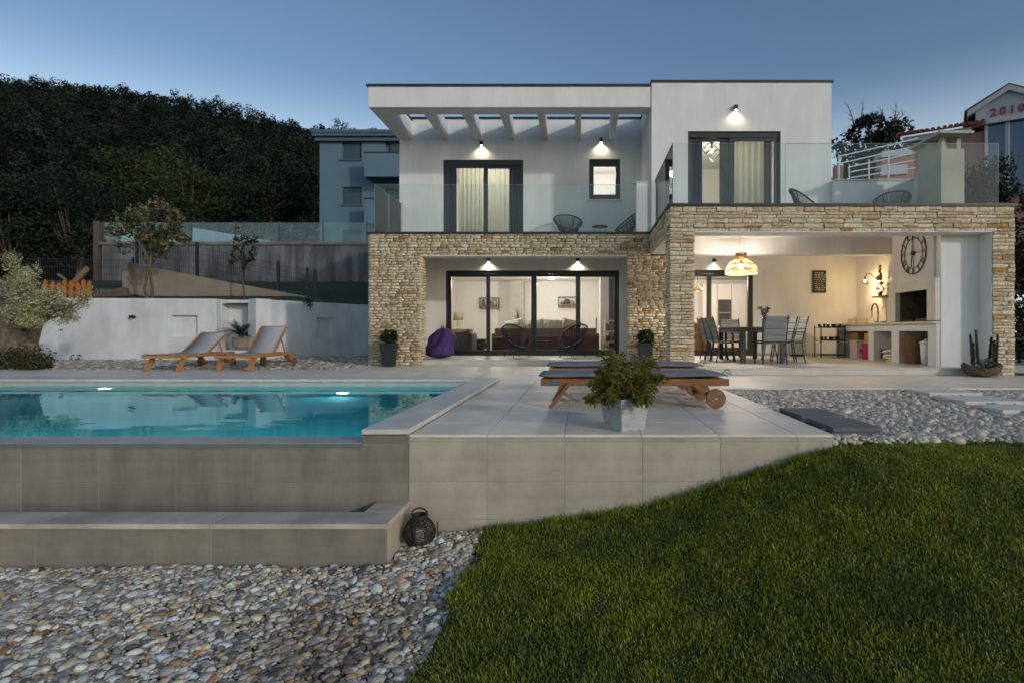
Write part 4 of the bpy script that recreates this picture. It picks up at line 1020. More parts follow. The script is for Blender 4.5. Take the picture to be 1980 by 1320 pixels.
# tree behind the right block
c = at(1685, 300, 30.0)
tree('leafy_tree', 'dark leafy tree with bare twigs behind the right block', (c.x, 30, 2), 11, 150 * 30 / F, 150 * 30 / F, [(.020, .026, .014), (.028, .034, .018), (.04, .042, .022)], nclump=70, nleaf=60, leaf=.14, trunk_r=.16, cz=c.z - 2, seed=31, spread=.16, bare=6)
c = at(1930, 420, 14.0)
tree('dark_shrub', 'tall dark evergreen shrub at the right picture edge', (at(2015, 400, 14).x, 14.0, -.3), 5, 1.9, 5.2, [(.012, .018, .01), (.018, .025, .012)], nclump=90, nleaf=70, leaf=.06, trunk_r=.08, cz=2.35, seed=41, cat='shrub', spread=.3)
tree('dark_shrub', 'dark laurel shrub behind the balcony glass and chimney', (at(1912, 400, 15).x, 15.0, 1.6), 4.2, 1.5, 2.3, [(.012, .02, .012), (.02, .03, .015)], nclump=60, nleaf=60, leaf=.06, trunk_r=.06, cz=2.75, seed=44, cat='shrub', spread=.3)
# low plants hanging over the garden wall
for k, (px, py, Y, lab) in enumerate(((600, 586, 17.0, 'small trailing plant hanging over the garden wall'), (415, 570, 16.3, 'small tuft of leaves on top of the garden wall near the recess'))):
    c = at(px, py, Y)
    tree('trailing_plant', lab, (c.x, Y, 1.5), .4, .35, .35, [(.03, .045, .015), (.05, .06, .02)], nclump=8, nleaf=14, leaf=.04, trunk_r=.01, cz=.2, seed=60 + k, cat='plant', spread=.35)
# ================================================================ garden furniture and plants
CUSH = mat('blue_grey_cushion', (.155, .17, .20), rough=.9, var=.12, vscale=14, bump=.4, bscale=240)
SLING = mat('grey_sling', (.36, .355, .375), rough=.85, var=.08, vscale=30, bump=.3, bscale=300)
WHEELM = mat('wheel_wood', (.20, .09, .035), rough=.55, var=.4, vscale=18, bump=.1)
def soft_pad(x0, x1, y0, y1, z0, z1, nx=24, ny=10, seed=0, sag=.012):
    q = MB(); r = random.Random(seed); vs = []
    def ez(t): return 1 - abs(2 * t - 1) ** 6
    for s in (1, 0):
        for j in range(ny + 1):
            for i in range(nx + 1):
                u, v_ = i / nx, j / ny; e = (ez(u) * ez(v_)) ** .5
                zc = (z0 + z1) / 2; h = (z1 - z0) / 2 * (.25 + .75 * e)
                z = zc + (h if s else -h * .9) + (noise.noise((u * 5 + seed, v_ * 3, s)) * sag)
                vs.append((x0 + (x1 - x0) * u, y0 + (y1 - y0) * v_, z))
    n = (nx + 1) * (ny + 1); fs = []
    for j in range(ny):
        for i in range(nx):
            a = j * (nx + 1) + i; fs.append((a, a + 1, a + nx + 2, a + nx + 1)); fs.append((n + a, n + a + nx + 1, n + a + nx + 2, n + a + 1))
    for i in range(nx):
        fs.append((i + 1, i, n + i, n + i + 1)); a = ny * (nx + 1) + i; fs.append((a, a + 1, n + a + 1, n + a))
    for j in range(ny):
        a = j * (nx + 1); fs.append((a, a + nx + 1, n + a + nx + 1, n + a)); a += nx; fs.append((a + nx + 1, a, n + a, n + a + nx + 1))
    return q.add(vs, fs)
def lounger(label, loc, rz, back=0, cushion=True, wood=TEAK, seed=1, zt=.335):
    """foot at x=0, head at x=2, width in y (0 near .. .66)"""
    o = thing('sun_lounger', label, 'sun lounger', loc, rz, 'wooden sun loungers')
    for y in (0.0, .62):
        MB().box(0, 1.97, y, y + .035, zt - .075, zt).build('side_rail', wood, o, bevel=.006)
        MB().bar((.30, y + .0175, zt - .05), (.10, y + .0175, 0.0), .036, .10, up=(0, 1, 0)).build('leg', wood, o, bevel=.004)
        MB().bar((1.60, y + .0175 + (.03 if y == 0 else -.03), zt - .06), (1.80, y + .0175 + (.03 if y == 0 else -.03), .10), .036, .11, up=(0, 1, 0)).build('wheel_strut', wood, o, bevel=.004)
        yy = y - .035 if y == 0 else y + .07
        w_ = MB().disc((1.82, yy, .102), (0, 1, 0), .102, .035, 28).build('wheel', WHEELM, o, bevel=.004)
        MB().disc((1.82, yy + (-.02 if y == 0 else .02), .102), (0, 1, 0), .012, .008, 10).build('hub', STEEL, w_)
    for x in (.0, .98, 1.93): MB().box(x, x + .04, .036, .619, zt - .07, zt - .012).build('cross_rail', wood, o)
    MB().tube([(1.82, -.03, .102), (1.82, .68, .102)], .012, 8).build('axle', BLACK, o)
    if cushion:
        hx_ = 1.22
        for k in range(13):
            x = .05 + k * .147; MB().box(x, x + .09, .036, .619, zt - .03, zt - .008).build('slat', wood, o)
        cu = soft_pad(-.02, 1.95, -.015, .67, zt + .001, zt + .066, seed=seed).build('cushion', CUSH, o, smooth=True)
        for x in (.66, 1.24):
            MB().tube([(x, -.018, zt + .045), (x, .2, zt + .067), (x, .45, zt + .067), (x, .672, zt + .045)], .005, 6).build('seam', CUSH, cu)
        MB().tube([(1.90, -.01, zt + .06), (1.93, -.02, zt + .10), (1.97, -.01, zt + .09), (1.99, 0, zt + .05), (1.94, 0, zt + .065)], .007, 6).build('tie', CUSH, cu)
        if seed == 1: MB().box(.115, .165, -.004, 0.0, zt - .062, zt - .022).build('sticker', mat('blue_sticker', (.02, .18, .42), rough=.4), o)
    else:
        seat = MB(); n = 16
        vs = []; fs = []
        for i in range(n + 1):
            x = .02 + 1.05 * i / n; z = zt - .004 - .028 * math.sin(math.pi * i / n)
            vs += [(x, .03, z + .014), (x, .33, z), (x, .627, z + .014)]
        for i in range(n): a = 3 * i; fs += [(a, a + 1, a + 4, a + 3), (a + 1, a + 2, a + 5, a + 4)]
        so = seat.add(vs, fs).build('sling_seat', SLING, o, smooth=True); sm_ = so.modifiers.new('thick', 'SOLIDIFY'); sm_.thickness = .006
        a = R(back); h = Vector((1.08, 0, zt)); d = Vector((math.cos(a), 0, math.sin(a))); L_ = .80
        b = MB(); vs = []; fs = []
        for i in range(n + 1):
            p = h + d * (L_ * i / n) + Vector((math.sin(a), 0, -math.cos(a))) * .03 * math.sin(math.pi * i / n)
            vs += [(p.x, .05, p.z), (p.x, .33, p.z), (p.x, .607, p.z)]
        for i in range(n): q = 3 * i; fs += [(q, q + 1, q + 4, q + 3), (q + 1, q + 2, q + 5, q + 4)]
        bo = b.add(vs, fs).build('sling_back', SLING, o, smooth=True); sm_ = bo.modifiers.new('thick', 'SOLIDIFY'); sm_.thickness = .006
        for y in (.045, .612):
            MB().bar(h + Vector((0, y, -.01)), h + d * L_ + Vector((0, y, -.01)), .03, .035).build('back_rail', wood, o)
        MB().bar(h + d * L_ + Vector((0, .045, -.01)), h + d * L_ + Vector((0, .612, -.01)), .03, .03).build('back_top_rail', wood if back < 48 else STEEL, o)
        for y in (.075, .58): MB().bar(h + d * .5 + Vector((0, y, -.02)), (1.62, y, zt - .04), .02, .03).build('back_prop', wood, o)
    return o
lounger('teak sun lounger with blue-grey cushion nearest the conifer planter', (-.43, 5.83, 0), 0, wood=TEAKD, seed=1, zt=.305)
lounger('teak sun lounger with blue-grey cushion behind the nearest one', (-.42, 7.02, 0), 0, wood=TEAK, seed=2)
lounger('teak lounger with grey sling raised halfway, left of the pair by the garden wall', (-8.05, 11.05, 0), R(91), back=33, cushion=False)
lounger('teak lounger with grey sling raised steeply, right of the pair by the garden wall', (-6.64, 11.08, 0), R(91), back=46, cushion=False)

# ---- round wire (egg-shaped) string chairs
CORD = mat('black_cord', (.014, .014, .015), rough=.5, var=.2)
def string_chair(label, loc, rz, group, tilt=38):
    """faces -Y when rz = 0"""
    o = thing('string_chair', label, 'chair', loc, rz, group)
    t = R(tilt); ring = []; n = 40
    for k in range(n):
        a = 2 * math.pi * k / n; x = .37 * math.cos(a); s = .44 * math.sin(a) + .02 * math.cos(2 * a)   # s runs towards the back/top
        ring.append(Vector((x, .06 + s * math.cos(t), .56 + s * math.sin(t))))
    hub = []
    for k in range(n):
        a = 2 * math.pi * k / n; hub.append(Vector((.10 * math.cos(a), .03 + .10 * math.sin(a), .215)))
    MB().tube(ring, .019, 8, closed=True).build('ring_frame', BLACK, o, smooth=True)
    MB().tube(hub[::2], .010, 6, closed=True).build('hub_ring', BLACK, o, smooth=True)
    q = MB()
    for k in range(n):
        for j in (0, 1):
            p = ring[k].lerp(ring[(k + 1) % n], .5 * j); e = hub[k].lerp(hub[(k + 1) % n], .5 * j)
            m_ = p.lerp(e, .5) + Vector((0, 0, -.05)) + (p.lerp(e, .5) - Vector((0, .03, .5))) * .06
            q.tube([p, p.lerp(e, .22).lerp(m_, .35), m_, e], .0055, 4, cap=False)
    q.build('seat_cords', CORD, o)
    for k, (sx, sy) in enumerate(((-1, -1), (1, -1), (-1, 1), (1, 1))):
        MB().tube([(sx * .10, .03 + sy * .09, .21), (sx * .24, .03 + sy * .25, .0)], .009, 6).build('leg', BLACK, o)
    for sx in (-1, 1): MB().tube([(sx * .08, .1, .215), (sx * .22, .02 + .44 * math.cos(t) * .75, .56 + .44 * math.sin(t) * .72)], .008, 6).build('strut', BLACK, o)
    return o
def string_table(label, loc, r=.20, h=.40):
    o = thing('side_table', label, 'table', loc, 0, 'small round string tables')
    MB().tube([(r * math.cos(2 * math.pi * k / 28), r * math.sin(2 * math.pi * k / 28), h) for k in range(28)], .009, 6, closed=True).build('rim', BLACK, o, smooth=True)
    q = MB()
    for k in range(28):
        a = 2 * math.pi * k / 28; q.bar((r * math.cos(a), r * math.sin(a), h), (r * math.cos(a + 2.75), r * math.sin(a + 2.75), h + .006), .006, .006)
    q.build('top_cords', CORD, o)
    for k in range(3):
        a = 2 * math.pi * k / 3 + .5; MB().tube([(r * .95 * math.cos(a), r * .95 * math.sin(a), h), (r * .55 * math.cos(a), r * .55 * math.sin(a), h * .45), (r * 1.0 * math.cos(a), r * 1.0 * math.sin(a), 0)], .006, 6).build('leg', BLACK, o)
G1, G2, G3 = 'string chairs on the porch', 'string chairs on the left balcony', 'string chairs on the right balcony'
PX = lambda px, Y: (px - 1125) * Y / F
string_chair('black string chair on the porch, beside the purple bean bag, turned right', (PX(1000, 14.35), 14.35, FL), R(38), G1, 42)
string_chair('black string chair on the porch near the stone pier, turned left', (PX(1106, 14.3), 14.3, FL), R(-38), G1, 42)
string_table('small black string table between the porch chairs', (PX(1052, 14.6), 14.6, FL))
string_chair('black string chair facing outwards on the left balcony', (PX(1099, 14.45), 14.45, 3.085), R(12), G2, 34)
string_chair('black string chair seen side-on next to the white stub wall', (PX(1212, 14.3), 14.3, 3.085), R(-72), G2, 40)
string_table('small black string table between the left balcony chairs', (PX(1160, 14.4), 14.4, 3.085))
string_chair('black string chair on the right balcony in front of the sliding door side', (PX(1562, 12.25), 12.25, 3.086), R(75), G3, 40)
string_chair('black string chair on the right balcony beside the chimney', (PX(1722, 12.2), 12.2, 3.086), R(-40), G3, 40)

# ---- bean bag
PURP = mat('purple_cloth', (.045, .016, .10), rough=.75, var=.2, vscale=5, bump=.5, bscale=18)
def bean_bag():
    o = thing('bean_bag', 'purple pear-shaped bean bag leaning by the living-room door', 'bean bag', (PX(850, 13.9), 13.9, FL))
    q = MB(); vs = []; fs = []; n, m_ = 48, 26
    for j in range(m_ + 1):
        t = j / m_; z = .74 * t
        r_ = .345 * (min(1, (t / .10)) ** .5 if t < .10 else 1) * (1 if t < .45 else max(.0, 1 - ((t - .45) / .552) ** 2.4) ** .55)
        cx, cy = .12 * max(0, t - .35), .10 * max(0, t - .3)
        for k in range(n):
            a = 2 * math.pi * k / n; f_ = noise.noise((math.cos(a) * 2.2, math.sin(a) * 2.2, z * 5)) * .05 * (0.4 + t)
            dent = -.17 * max(0, math.cos(a + math.pi / 2 + .3)) ** 2 * max(0, math.sin(max(0, t - .38) / .62 * math.pi))
            fold = .022 * math.sin(a * 9) * max(0, t - .5) + .012 * math.sin(a * 17 + 1) * max(0, t - .4)
            rr = max(.004, r_ + f_ + dent + fold); vs.append((cx + rr * math.cos(a), cy + rr * math.sin(a) * .92, z))
    for j in range(m_):
        for k in range(n):
            k2 = (k + 1) % n; fs.append((j * n + k, j * n + k2, (j + 1) * n + k2, (j + 1) * n + k))
    fs.append(tuple(range(n - 1, -1, -1))); fs.append(tuple(m_ * n + k for k in range(n)))
    q.add(vs, fs).build('bag_body', PURP, o, smooth=True)
    MB().tube([(.07, .05, .72), (.09, .06, .78), (.05, .04, .80), (.03, .04, .73)], .010, 6).build('carry_loop', PURP, o, smooth=True)
    for a in (-2.2, -1.1):
        MB().tube([(.348 * math.cos(a), .32 * math.sin(a), .06 + .06 * k) for k in range(6)], .005, 5).build('seam', PURP, o)
bean_bag()

# ---- topiary pots
POTM = mat('anthracite_pot', (.016, .018, .022), rough=.55, var=.1)
def topiary(label, loc, seed):
    o = thing('topiary_pot', label, 'potted plant', loc, 0, 'clipped box balls in tall dark pots')
    q = MB(); b, t, h = .112, .165, .50; vs = []
    for (s, z) in ((b, 0), (t, h), (t + .012, h), (t + .012, h + .03), (t - .03, h + .03), (t - .03, h - .03)):
        vs += [(-s, -s, z), (s, -s, z), (s, s, z), (-s, s, z)]
    fs = [(3, 2, 1, 0)] + [(4 * r_ + k, 4 * r_ + (k + 1) % 4, 4 * r_ + 4 + (k + 1) % 4, 4 * r_ + 4 + k) for r_ in range(5) for k in range(4)] + [(20, 21, 22, 23)]
    q.add(vs, fs).build('pot', POTM, o, bevel=.008)
    MB().tube([(0, 0, h - .04), (0, 0, h + .12)], .015, 6).build('stem', BARK, o)
    r = random.Random(seed); cl = []
    for k in range(70):
        d = Vector((r.gauss(0, 1), r.gauss(0, 1), r.gauss(0, 1))).normalized(); cl.append(d * .165 * r.uniform(.88, 1.05) + Vector((0, 0, h + .155)))
    cl += [Vector((0, 0, h + .155))] * 6
    crown_obj([leaf_cloud(cl, 46, .055, .016, [(.018, .034, .010), (.026, .046, .013), (.014, .026, .008)], seed=seed)], 'crown', LEAF, o, world=False)
topiary('clipped box ball in tall dark pot before the left stone pier', (PX(752, 12.72), 12.72, 0), 1)
topiary('clipped box ball in tall dark pot before the middle stone pier', (PX(1248, 12.75), 12.75, 0), 2)

# ---- conifer in square zinc planter on the deck
ZINC = mat('zinc_planter', (.36, .365, .37), rough=.75, var=.30, vscale=5, stretch=(2.5, 2.5, 16), bump=.2, bscale=14, detail=8)
def conifer():
    o = thing('conifer_planter', 'feathery green conifer in square grey planter on the deck corner', 'potted plant', (.352, 4.60, 0), R(33))
    q = MB(); vs = []
    for (s, z) in ((.118, 0), (.145, .245), (.150, .25), (.150, .26), (.128, .26), (.122, .18)):
        vs += [(-s, -s, z), (s, -s, z), (s, s, z), (-s, s, z)]
    fs = [(3, 2, 1, 0)] + [(4 * r_ + k, 4 * r_ + (k + 1) % 4, 4 * r_ + 4 + (k + 1) % 4, 4 * r_ + 4 + k) for r_ in range(5) for k in range(4)] + [(20, 21, 22, 23)]
    q.add(vs, fs).build('planter', ZINC, o, bevel=.005)
    r = random.Random(12); V = []; st = MB(); Fs = []; Cc = []; n = 0
    def spray(a, d, L_, dep):
        nonlocal n
        d = d.normalized(); pts = [a]; p = a.copy(); dd = d.copy(); k = 5
        for i in range(k):
            dd = (dd + Vector((0, 0, -.13)) + Vector((r.uniform(-.12, .12), r.uniform(-.1, .1), r.uniform(-.06, .08)))).normalized(); p = p + dd * L_ / k; pts.append(p.copy())
        if dep < 2: st.tube(pts, [.006 * (1 - .14 * i) * (1.2 if dep == 0 else .45) for i in range(k + 1)], 4, cap=False)
        for i in range(1, k + 1):
            a_, b_ = pts[i - 1], pts[i]; ax = (b_ - a_).normalized()
            if dep < 2:
                for s in range(3 if dep == 0 else 2):
                    sd = (ax * .9 + Vector((r.uniform(-1, 1), r.uniform(-1, 1), r.uniform(-.5, .6)))).normalized(); spray(a_.lerp(b_, r.random()), sd, L_ * r.uniform(.30, .5), dep + 1)
            if dep >= 1:
                for s in range(5 if dep == 2 else 3):
                    t = r.random(); c = a_.lerp(b_, t); nd = (ax * .9 + Vector((r.uniform(-1, 1), r.uniform(-1, 1), r.uniform(-.7, .7))) * .8).normalized()
                    l = r.uniform(.012, .024); sd = nd.cross(Vector((r.uniform(-1, 1), r.uniform(-1, 1), r.uniform(-1, 1)))).normalized() * .0030
                    V.extend([c - sd, c + sd, c + nd * l + sd * .5, c + nd * l - sd * .5]); Fs.append((n, n + 1, n + 2, n + 3)); n += 4
                    col = r.choice([(.24, .24, .045), (.17, .195, .04), (.30, .27, .06), (.12, .14, .03), (.30, .22, .07)]); f_ = r.uniform(.7, 1.25); Cc.extend([(col[0] * f_, col[1] * f_, col[2] * f_)] * 4)
    for k in range(27):
        a = 2 * math.pi * k / 27 * 2.4 + r.uniform(-.3, .3); el = r.uniform(.15, 1.5)
        spray(Vector((.05 * math.cos(a), .05 * math.sin(a), .25)), Vector((math.cos(a) * math.cos(el), math.sin(a) * math.cos(el), math.sin(el) + .15)), r.uniform(.19, .29) * (1.0 if el < .8 else 1.12), 0)
    st.build('stem', BARK, o)
    link('crown', np_mesh(np.array([tuple(p) for p in V]), np.array(Fs), np.array(Cc), False, 'crown'), LEAF, o)
conifer()

# ---- basket planter at the right pier
DRIFT = mat('driftwood', (.085, .058, .038), rough=.9, var=.5, vscale=10, bump=.9, bscale=25)
def drift_planter():
    o = thing('driftwood_planter', 'hollow driftwood planter with upright succulents at the right stone pier', 'planter', (PX(1900, 9.85), 9.85, 0), R(-6))
    q = MB(); vs = []; fs = []; n, m_ = 36, 8
    for j in range(m_):
        t = j / (m_ - 1); z = .02 + .20 * t if j < m_ - 2 else (.20 - .02 * (j - m_ + 2))
        rr = (.72 + .28 * math.sin(min(1, t * 1.2) * 1.5)) if j < m_ - 2 else (.85 - .1 * (j - m_ + 2))
        for k in range(n):
            a = 2 * math.pi * k / n; f_ = 1 + .16 * noise.noise((math.cos(a) * 1.8, math.sin(a) * 1.8, t * 2)) + .05 * noise.noise((a * 6, t * 9, 1))
            vs.append((.34 * rr * f_ * math.cos(a), .20 * rr * f_ * math.sin(a), z * (1 + .25 * math.cos(a * 2 + .6))))
    for j in range(m_ - 1):
        for k in range(n):
            k2 = (k + 1) % n; fs.append((j * n + k, j * n + k2, (j + 1) * n + k2, (j + 1) * n + k))
    fs.append(tuple(range(n - 1, -1, -1))); fs.append(tuple((m_ - 1) * n + k for k in range(n)))
    q.add(vs, fs).build('hollow_log', DRIFT, o, smooth=True)
    MB().tube([(-.08 + .02 * math.cos(k), -.19, .10 + .03 * k) for k in range(5)], .012, 6).build('root', DRIFT, o, smooth=True)
    r = random.Random(4); parts = []; st = MB()
    for (x, h) in ((-.17, .55), (-.09, .62), (.13, .50), (.20, .55), (.17, .45), (-.13, .40)):
        y = r.uniform(-.05, .05); top = Vector((x * 1.15 + r.uniform(-.03, .03), y, .18 + h)); a = Vector((x, y, .15)); st.tube([a, a.lerp(top, .5) + Vector((r.uniform(-.02, .02), 0, 0)), top], [.010, .008, .004], 5)
        cl = [a.lerp(top, t) for t in np.linspace(.15, 1, 16)]; parts.append(leaf_cloud(cl, 40, [.030 - .014 * t for t in np.linspace(0, 1, 16)], .017, [(.055, .075, .028), (.07, .09, .035), (.045, .06, .025)], seed=int(h * 100)))
    cl = [Vector((r.uniform(-.05, .16), r.uniform(-.10, .05), r.uniform(.17, .30))) for _ in range(26)]
    parts.append(leaf_cloud(cl, 30, .05, .013, [(.13, .15, .12), (.10, .12, .09), (.16, .17, .14)], seed=9))
    st.build('stem', BARK, o); crown_obj(parts, 'crown', LEAF, o, world=False)
drift_planter()

# ---- cycad in pot on plinth
def cycad():
    c = Vector((PX(466, 15.75), 15.75, .27)); o = thing('potted_cycad', 'dark green cycad in beige clay pot between the loungers', 'potted plant', c)
    MB().lathe([(.13, 0), (.20, .10), (.225, .24), (.215, .33), (.235, .34), (.235, .365), (.20, .365), (.19, .30)], 24).build('pot', mat('clay_pot', (.26, .225, .18), rough=.85, var=.2), o, smooth=True)
    MB().lathe([(.08, .28), (.09, .36), (.05, .43), (0, .44)], 14).build('trunk', BARK, o, smooth=True)
    r = random.Random(2)
    for k in range(34):
        a = 2 * math.pi * k / 34 + r.uniform(-.2, .2); el = r.uniform(.25, 1.15); q = MB(); L_ = r.uniform(.52, .68); pts = []
        p = Vector((0, 0, .41)); d = Vector((math.cos(a) * math.cos(el), math.sin(a) * math.cos(el), math.sin(el)))
        for i in range(9):
            pts.append(p.copy()); d = (d + Vector((0, 0, -.13))).normalized(); p = p + d * L_ / 8
        q.tube(pts, [.008 * (1 - .1 * i) for i in range(9)], 4)
        for i in range(1, 9):
            ax = (pts[i] - pts[i - 1]).normalized(); sd = ax.cross(Vector((0, 0, 1))).normalized()
            for u in (0, .33, .66):
                c0 = pts[i - 1].lerp(pts[i], u); l = .12 * math.sin(.25 + 2.6 * (i + u) / 9.2)
                for s in (-1, 1):
                    e = c0 + (sd * s * .8 + ax * .5 + Vector((0, 0, .12))) * l; wv = ax * .008; q.add([c0 - wv, c0 + wv, e], [(0, 1, 2)])
        q.build('frond', mat('cycad_leaf', (.022, .038, .014), rough=.45, var=.2), o)
cycad()

# ---- olive tree
def olive():
    o = thing('olive_tree', 'old gnarled olive tree with silvery leaves at the left edge', 'tree', (PX(38, 12.6), 12.6, -.04)); r = random.Random(9)
    B = Vector(o.location); tk = MB()
    OB = mat('olive_bark', (.155, .12, .085), rough=.95, var=.45, vscale=14, bump=1.0, bscale=26)
    def limb(pts, rads): tk.tube([B + Vector(p) for p in pts], rads, 12)
    limb([(0, 0, -.1), (.03, 0, .25), (.0, 0, .55), (.08, 0, .85)], [.40, .31, .26, .20])
    limb([(-.12, -.05, -.1), (-.16, -.05, .3), (-.2, -.03, .7), (-.3, 0, 1.2), (-.25, .05, 1.6)], [.26, .2, .15, .11, .05])
    limb([(.12, .05, -.1), (.2, .05, .3), (.18, .05, .6), (.28, .1, .95), (.45, .1, 1.3)], [.24, .18, .15, .11, .05])
    tips = []
    def grow(a, d, L_, rad, dep):
        p = a.copy(); pts = [p.copy()]; dd = d.normalized()
        for i in range(4):
            dd = (dd + Vector((r.uniform(-.25, .25), r.uniform(-.25, .25), r.uniform(-.12, .2)))).normalized(); p = p + dd * L_ / 4; pts.append(p.copy())
        tk.tube([B + q for q in pts], [rad * (1 - .2 * i) for i in range(5)], 6)
        if dep == 0:
            tips.extend([(q, L_) for q in pts[2:]]); return
        for s in range(3):
            grow(pts[2 + s if 2 + s < 5 else 4], (dd + Vector((r.uniform(-.9, .9), r.uniform(-.9, .9), r.uniform(-.5, .7)))), L_ * .62, rad * .5, dep - 1)
    for a, d, L_ in (((.08, 0, .85), (.35, -.1, .5), .75), ((.45, .1, 1.2), (.9, 0, .20), .80), ((.4, .1, 1.15), (.85, -.1, .0), .80), ((-.25, .05, 1.5), (.2, 0, .8), .55), ((.3, .05, 1.0), (.9, -.2, .0), .68), ((-.28, 0, 1.2), (-.7, 0, .5), .7), ((.3, 0, .95), (.55, -.4, .1), .7), ((-.2, 0, .9), (-.5, -.5, .3), .7), ((.05, 0, .9), (0, .5, .7), .6), ((.1, -.05, .8), (.05, -.3, .8), .72)):
        grow(Vector(a), Vector(d), L_, .05, 2)
    tk.build('trunk', OB, o, world=True, smooth=True)
    OC = [(.42, .395, .19), (.32, .315, .15), (.50, .46, .23), (.20, .21, .11), (.52, .49, .32)]
    parts = [leaf_cloud([B + t[0] for t in tips], 50, [.19] * len(tips), .034, OC, seed=7, aspect=.26)]
    crown_obj(parts, 'crown', LEAF, o)
olive()
# low plants under the olive
for k, (px, py, Y, wd, hh, lab) in enumerate(((30, 690, 11.9, 1.1, .55, 'bushy green ground plant at the foot of the olive tree'), (62, 698, 11.7, .8, .35, 'low dark plant spilling onto the pebbles by the olive'))):
    c = at(px, py, Y); tree('ground_plant', lab, (c.x, Y, -.05), hh, wd, hh, [(.06, .065, .03), (.045, .055, .022), (.09, .085, .04)], nclump=40, nleaf=34, leaf=.03, trunk_r=.012, cz=hh * .5, seed=70 + k, cat='plant', spread=.22)
for k, (px, Y) in enumerate(((98, 14.2), (145, 14.9))):
    c = at(px, 690, Y); tree('weed', ['thin weed sprig against the white wall beside the olive', 'small weed sprig at the foot of the white wall'][k], (c.x, Y, -.03), .4 - .2 * k, .3, .35 - .15 * k, [(.05, .06, .03)], nclump=8, nleaf=6, leaf=.025, trunk_r=.006, cz=.22 - .08 * k, seed=80 + k, cat='plant', spread=.2)

# ---- lantern by the trough
def lantern():
    o = thing('rattan_lantern', 'dark round rattan lantern with white candle against the trough wall', 'lantern', (-1.20, 4.13, -.775))
    LM = mat('dark_rattan', (.022, .016, .013), rough=.7, var=.3, vscale=30); q = MB(); H = .19
    def rad(t): return .055 + .062 * math.sin(math.pi * min(1, max(0, t * .92 + .06))) ** .8
    for j in range(17):
        t = j / 16; q.tube([(rad(t) * math.cos(2 * math.pi * k / 28), rad(t) * math.sin(2 * math.pi * k / 28), H * t) for k in range(28)], .0034, 5, closed=True)
    q.build('hoops', LM, o)
    for k in range(8):
        a = 2 * math.pi * k / 8; MB().tube([(rad(t) * math.cos(a), rad(t) * math.sin(a), H * t) for t in np.linspace(0, 1, 9)], .0045, 5).build('rib', LM, o)
    MB().lathe([(.05, H), (.058, H + .005), (.058, H + .035), (.05, H + .035), (.048, H)], 24).build('collar', LM, o)
    MB().lathe([(.085, 0), (.085, .012)], 20).build('base', LM, o)
    MB().lathe([(.030, .012), (.030, .115), (.004, .118)], 16).build('candle', mat('candle_wax', (.72, .70, .64), rough=.5), o)
    MB().tube([(.06 * math.cos(a), .02 * math.sin(a) * 0, H + .03 + .05 * math.sin(a)) for a in np.linspace(0, math.pi, 13)], .006, 6).build('handle', LM, o)
    MB().tube([(.125 + .0 * t, .03, .03 + .13 * t) for t in np.linspace(0, 1, 4)], .005, 5).build('side_bar', LM, o)
lantern()
# pool lamps (lit)
PL = mat('pool_lamp_glass', (1, 1, 1), emit=(1, .97, .9), estr=2.4)
for px, d, lab in ((209, .31, 'lit round lamp under water at the left of the pool'), (665, .85, 'lit round lamp under water near the pool corner')):
    x = PX(px, 8.82); o = thing('pool_lamp', lab, 'lamp', (x, 8.80, -.068 - d), 0, 'lit pool lamps')
    MB().disc((0, -.012, 0), (0, 1, 0), .10, .02, 24).build('lamp_glass', PL, o)
    MB().tube([(.115 * math.cos(2 * math.pi * k / 24), -.012, .115 * math.sin(2 * math.pi * k / 24)) for k in range(24)], .014, 8, closed=True).build('lamp_ring', STEEL, o)
    spot_light('pool_glow', (0, -.04, 0), (0, -2.2, -.25), 17, (.78, .96, 1.0), o, R(165), .6, .08)
for k, px in enumerate((66, 395, 640)):     # unseen lamps added in the front basin wall to brighten the water
    x = PX(px, 5.6) ; o = thing('pool_lamp', ['unseen pool lamp added in the front basin wall, left', 'unseen pool lamp added in the front basin wall, middle', 'unseen pool lamp added in the front basin wall near the coping'][k], 'lamp', (x, 4.63, -.5), 0, 'lit pool lamps')
    MB().disc((0, .012, 0), (0, 1, 0), .10, .02, 24).build('lamp_glass', PL, o)
    MB().tube([(.115 * math.cos(2 * math.pi * k2 / 24), .012, .115 * math.sin(2 * math.pi * k2 / 24)) for k2 in range(24)], .014, 8, closed=True).build('lamp_ring', STEEL, o)
    spot_light('pool_glow', (0, .04, 0), (0, 2.2, -.25), 40, (.78, .96, 1.0), o, R(165), .6, .08)
# fallen leaves
FLM = mat('fallen_leaf', (.12, .055, .025), rough=.8, var=.3, vscale=50)
r = random.Random(3)
for k, (px, py, lab) in enumerate(((1432, 1132, 'dry brown leaf near the middle of the lawn'), (1135, 975, 'dry brown leaf by the foot of the deck wall'), (1283, 1102, 'dry brown leaf left of the middle of the lawn'), (1760, 1210, 'dry brown leaf lowest on the lawn slope, right side'), (1828, 1020, 'dry brown leaf on the upper right of the lawn'), (1695, 950, 'dry brown leaf just below the lawn crest'))):
    Y = 4.0
    for _ in range(30):
        z = lawn_z(PX(px, Y), Y); Y = max(1.6, (.8 - z) * F / (py - 640))
    x = PX(px, Y); s = .016; q = MB(); a = r.uniform(0, 6)
    for i in range(6):
        pass
    ring = [(s * (1 + .35 * math.cos(3 * t)) * math.cos(t + a) * 1.3, s * (1 + .35 * math.cos(3 * t)) * math.sin(t + a), .012 * math.sin(2 * t)) for t in np.linspace(0, 2 * math.pi, 15)[:-1]]
    q.add(ring + [(0, 0, -.006)], [(i, (i + 1) % 14, 14) for i in range(14)]).build('leaf', FLM).location = (x, Y, lawn_z(x, Y) + .035)
    tag(C.objects[-1], lab, 'leaf', 'fallen leaves on the lawn')
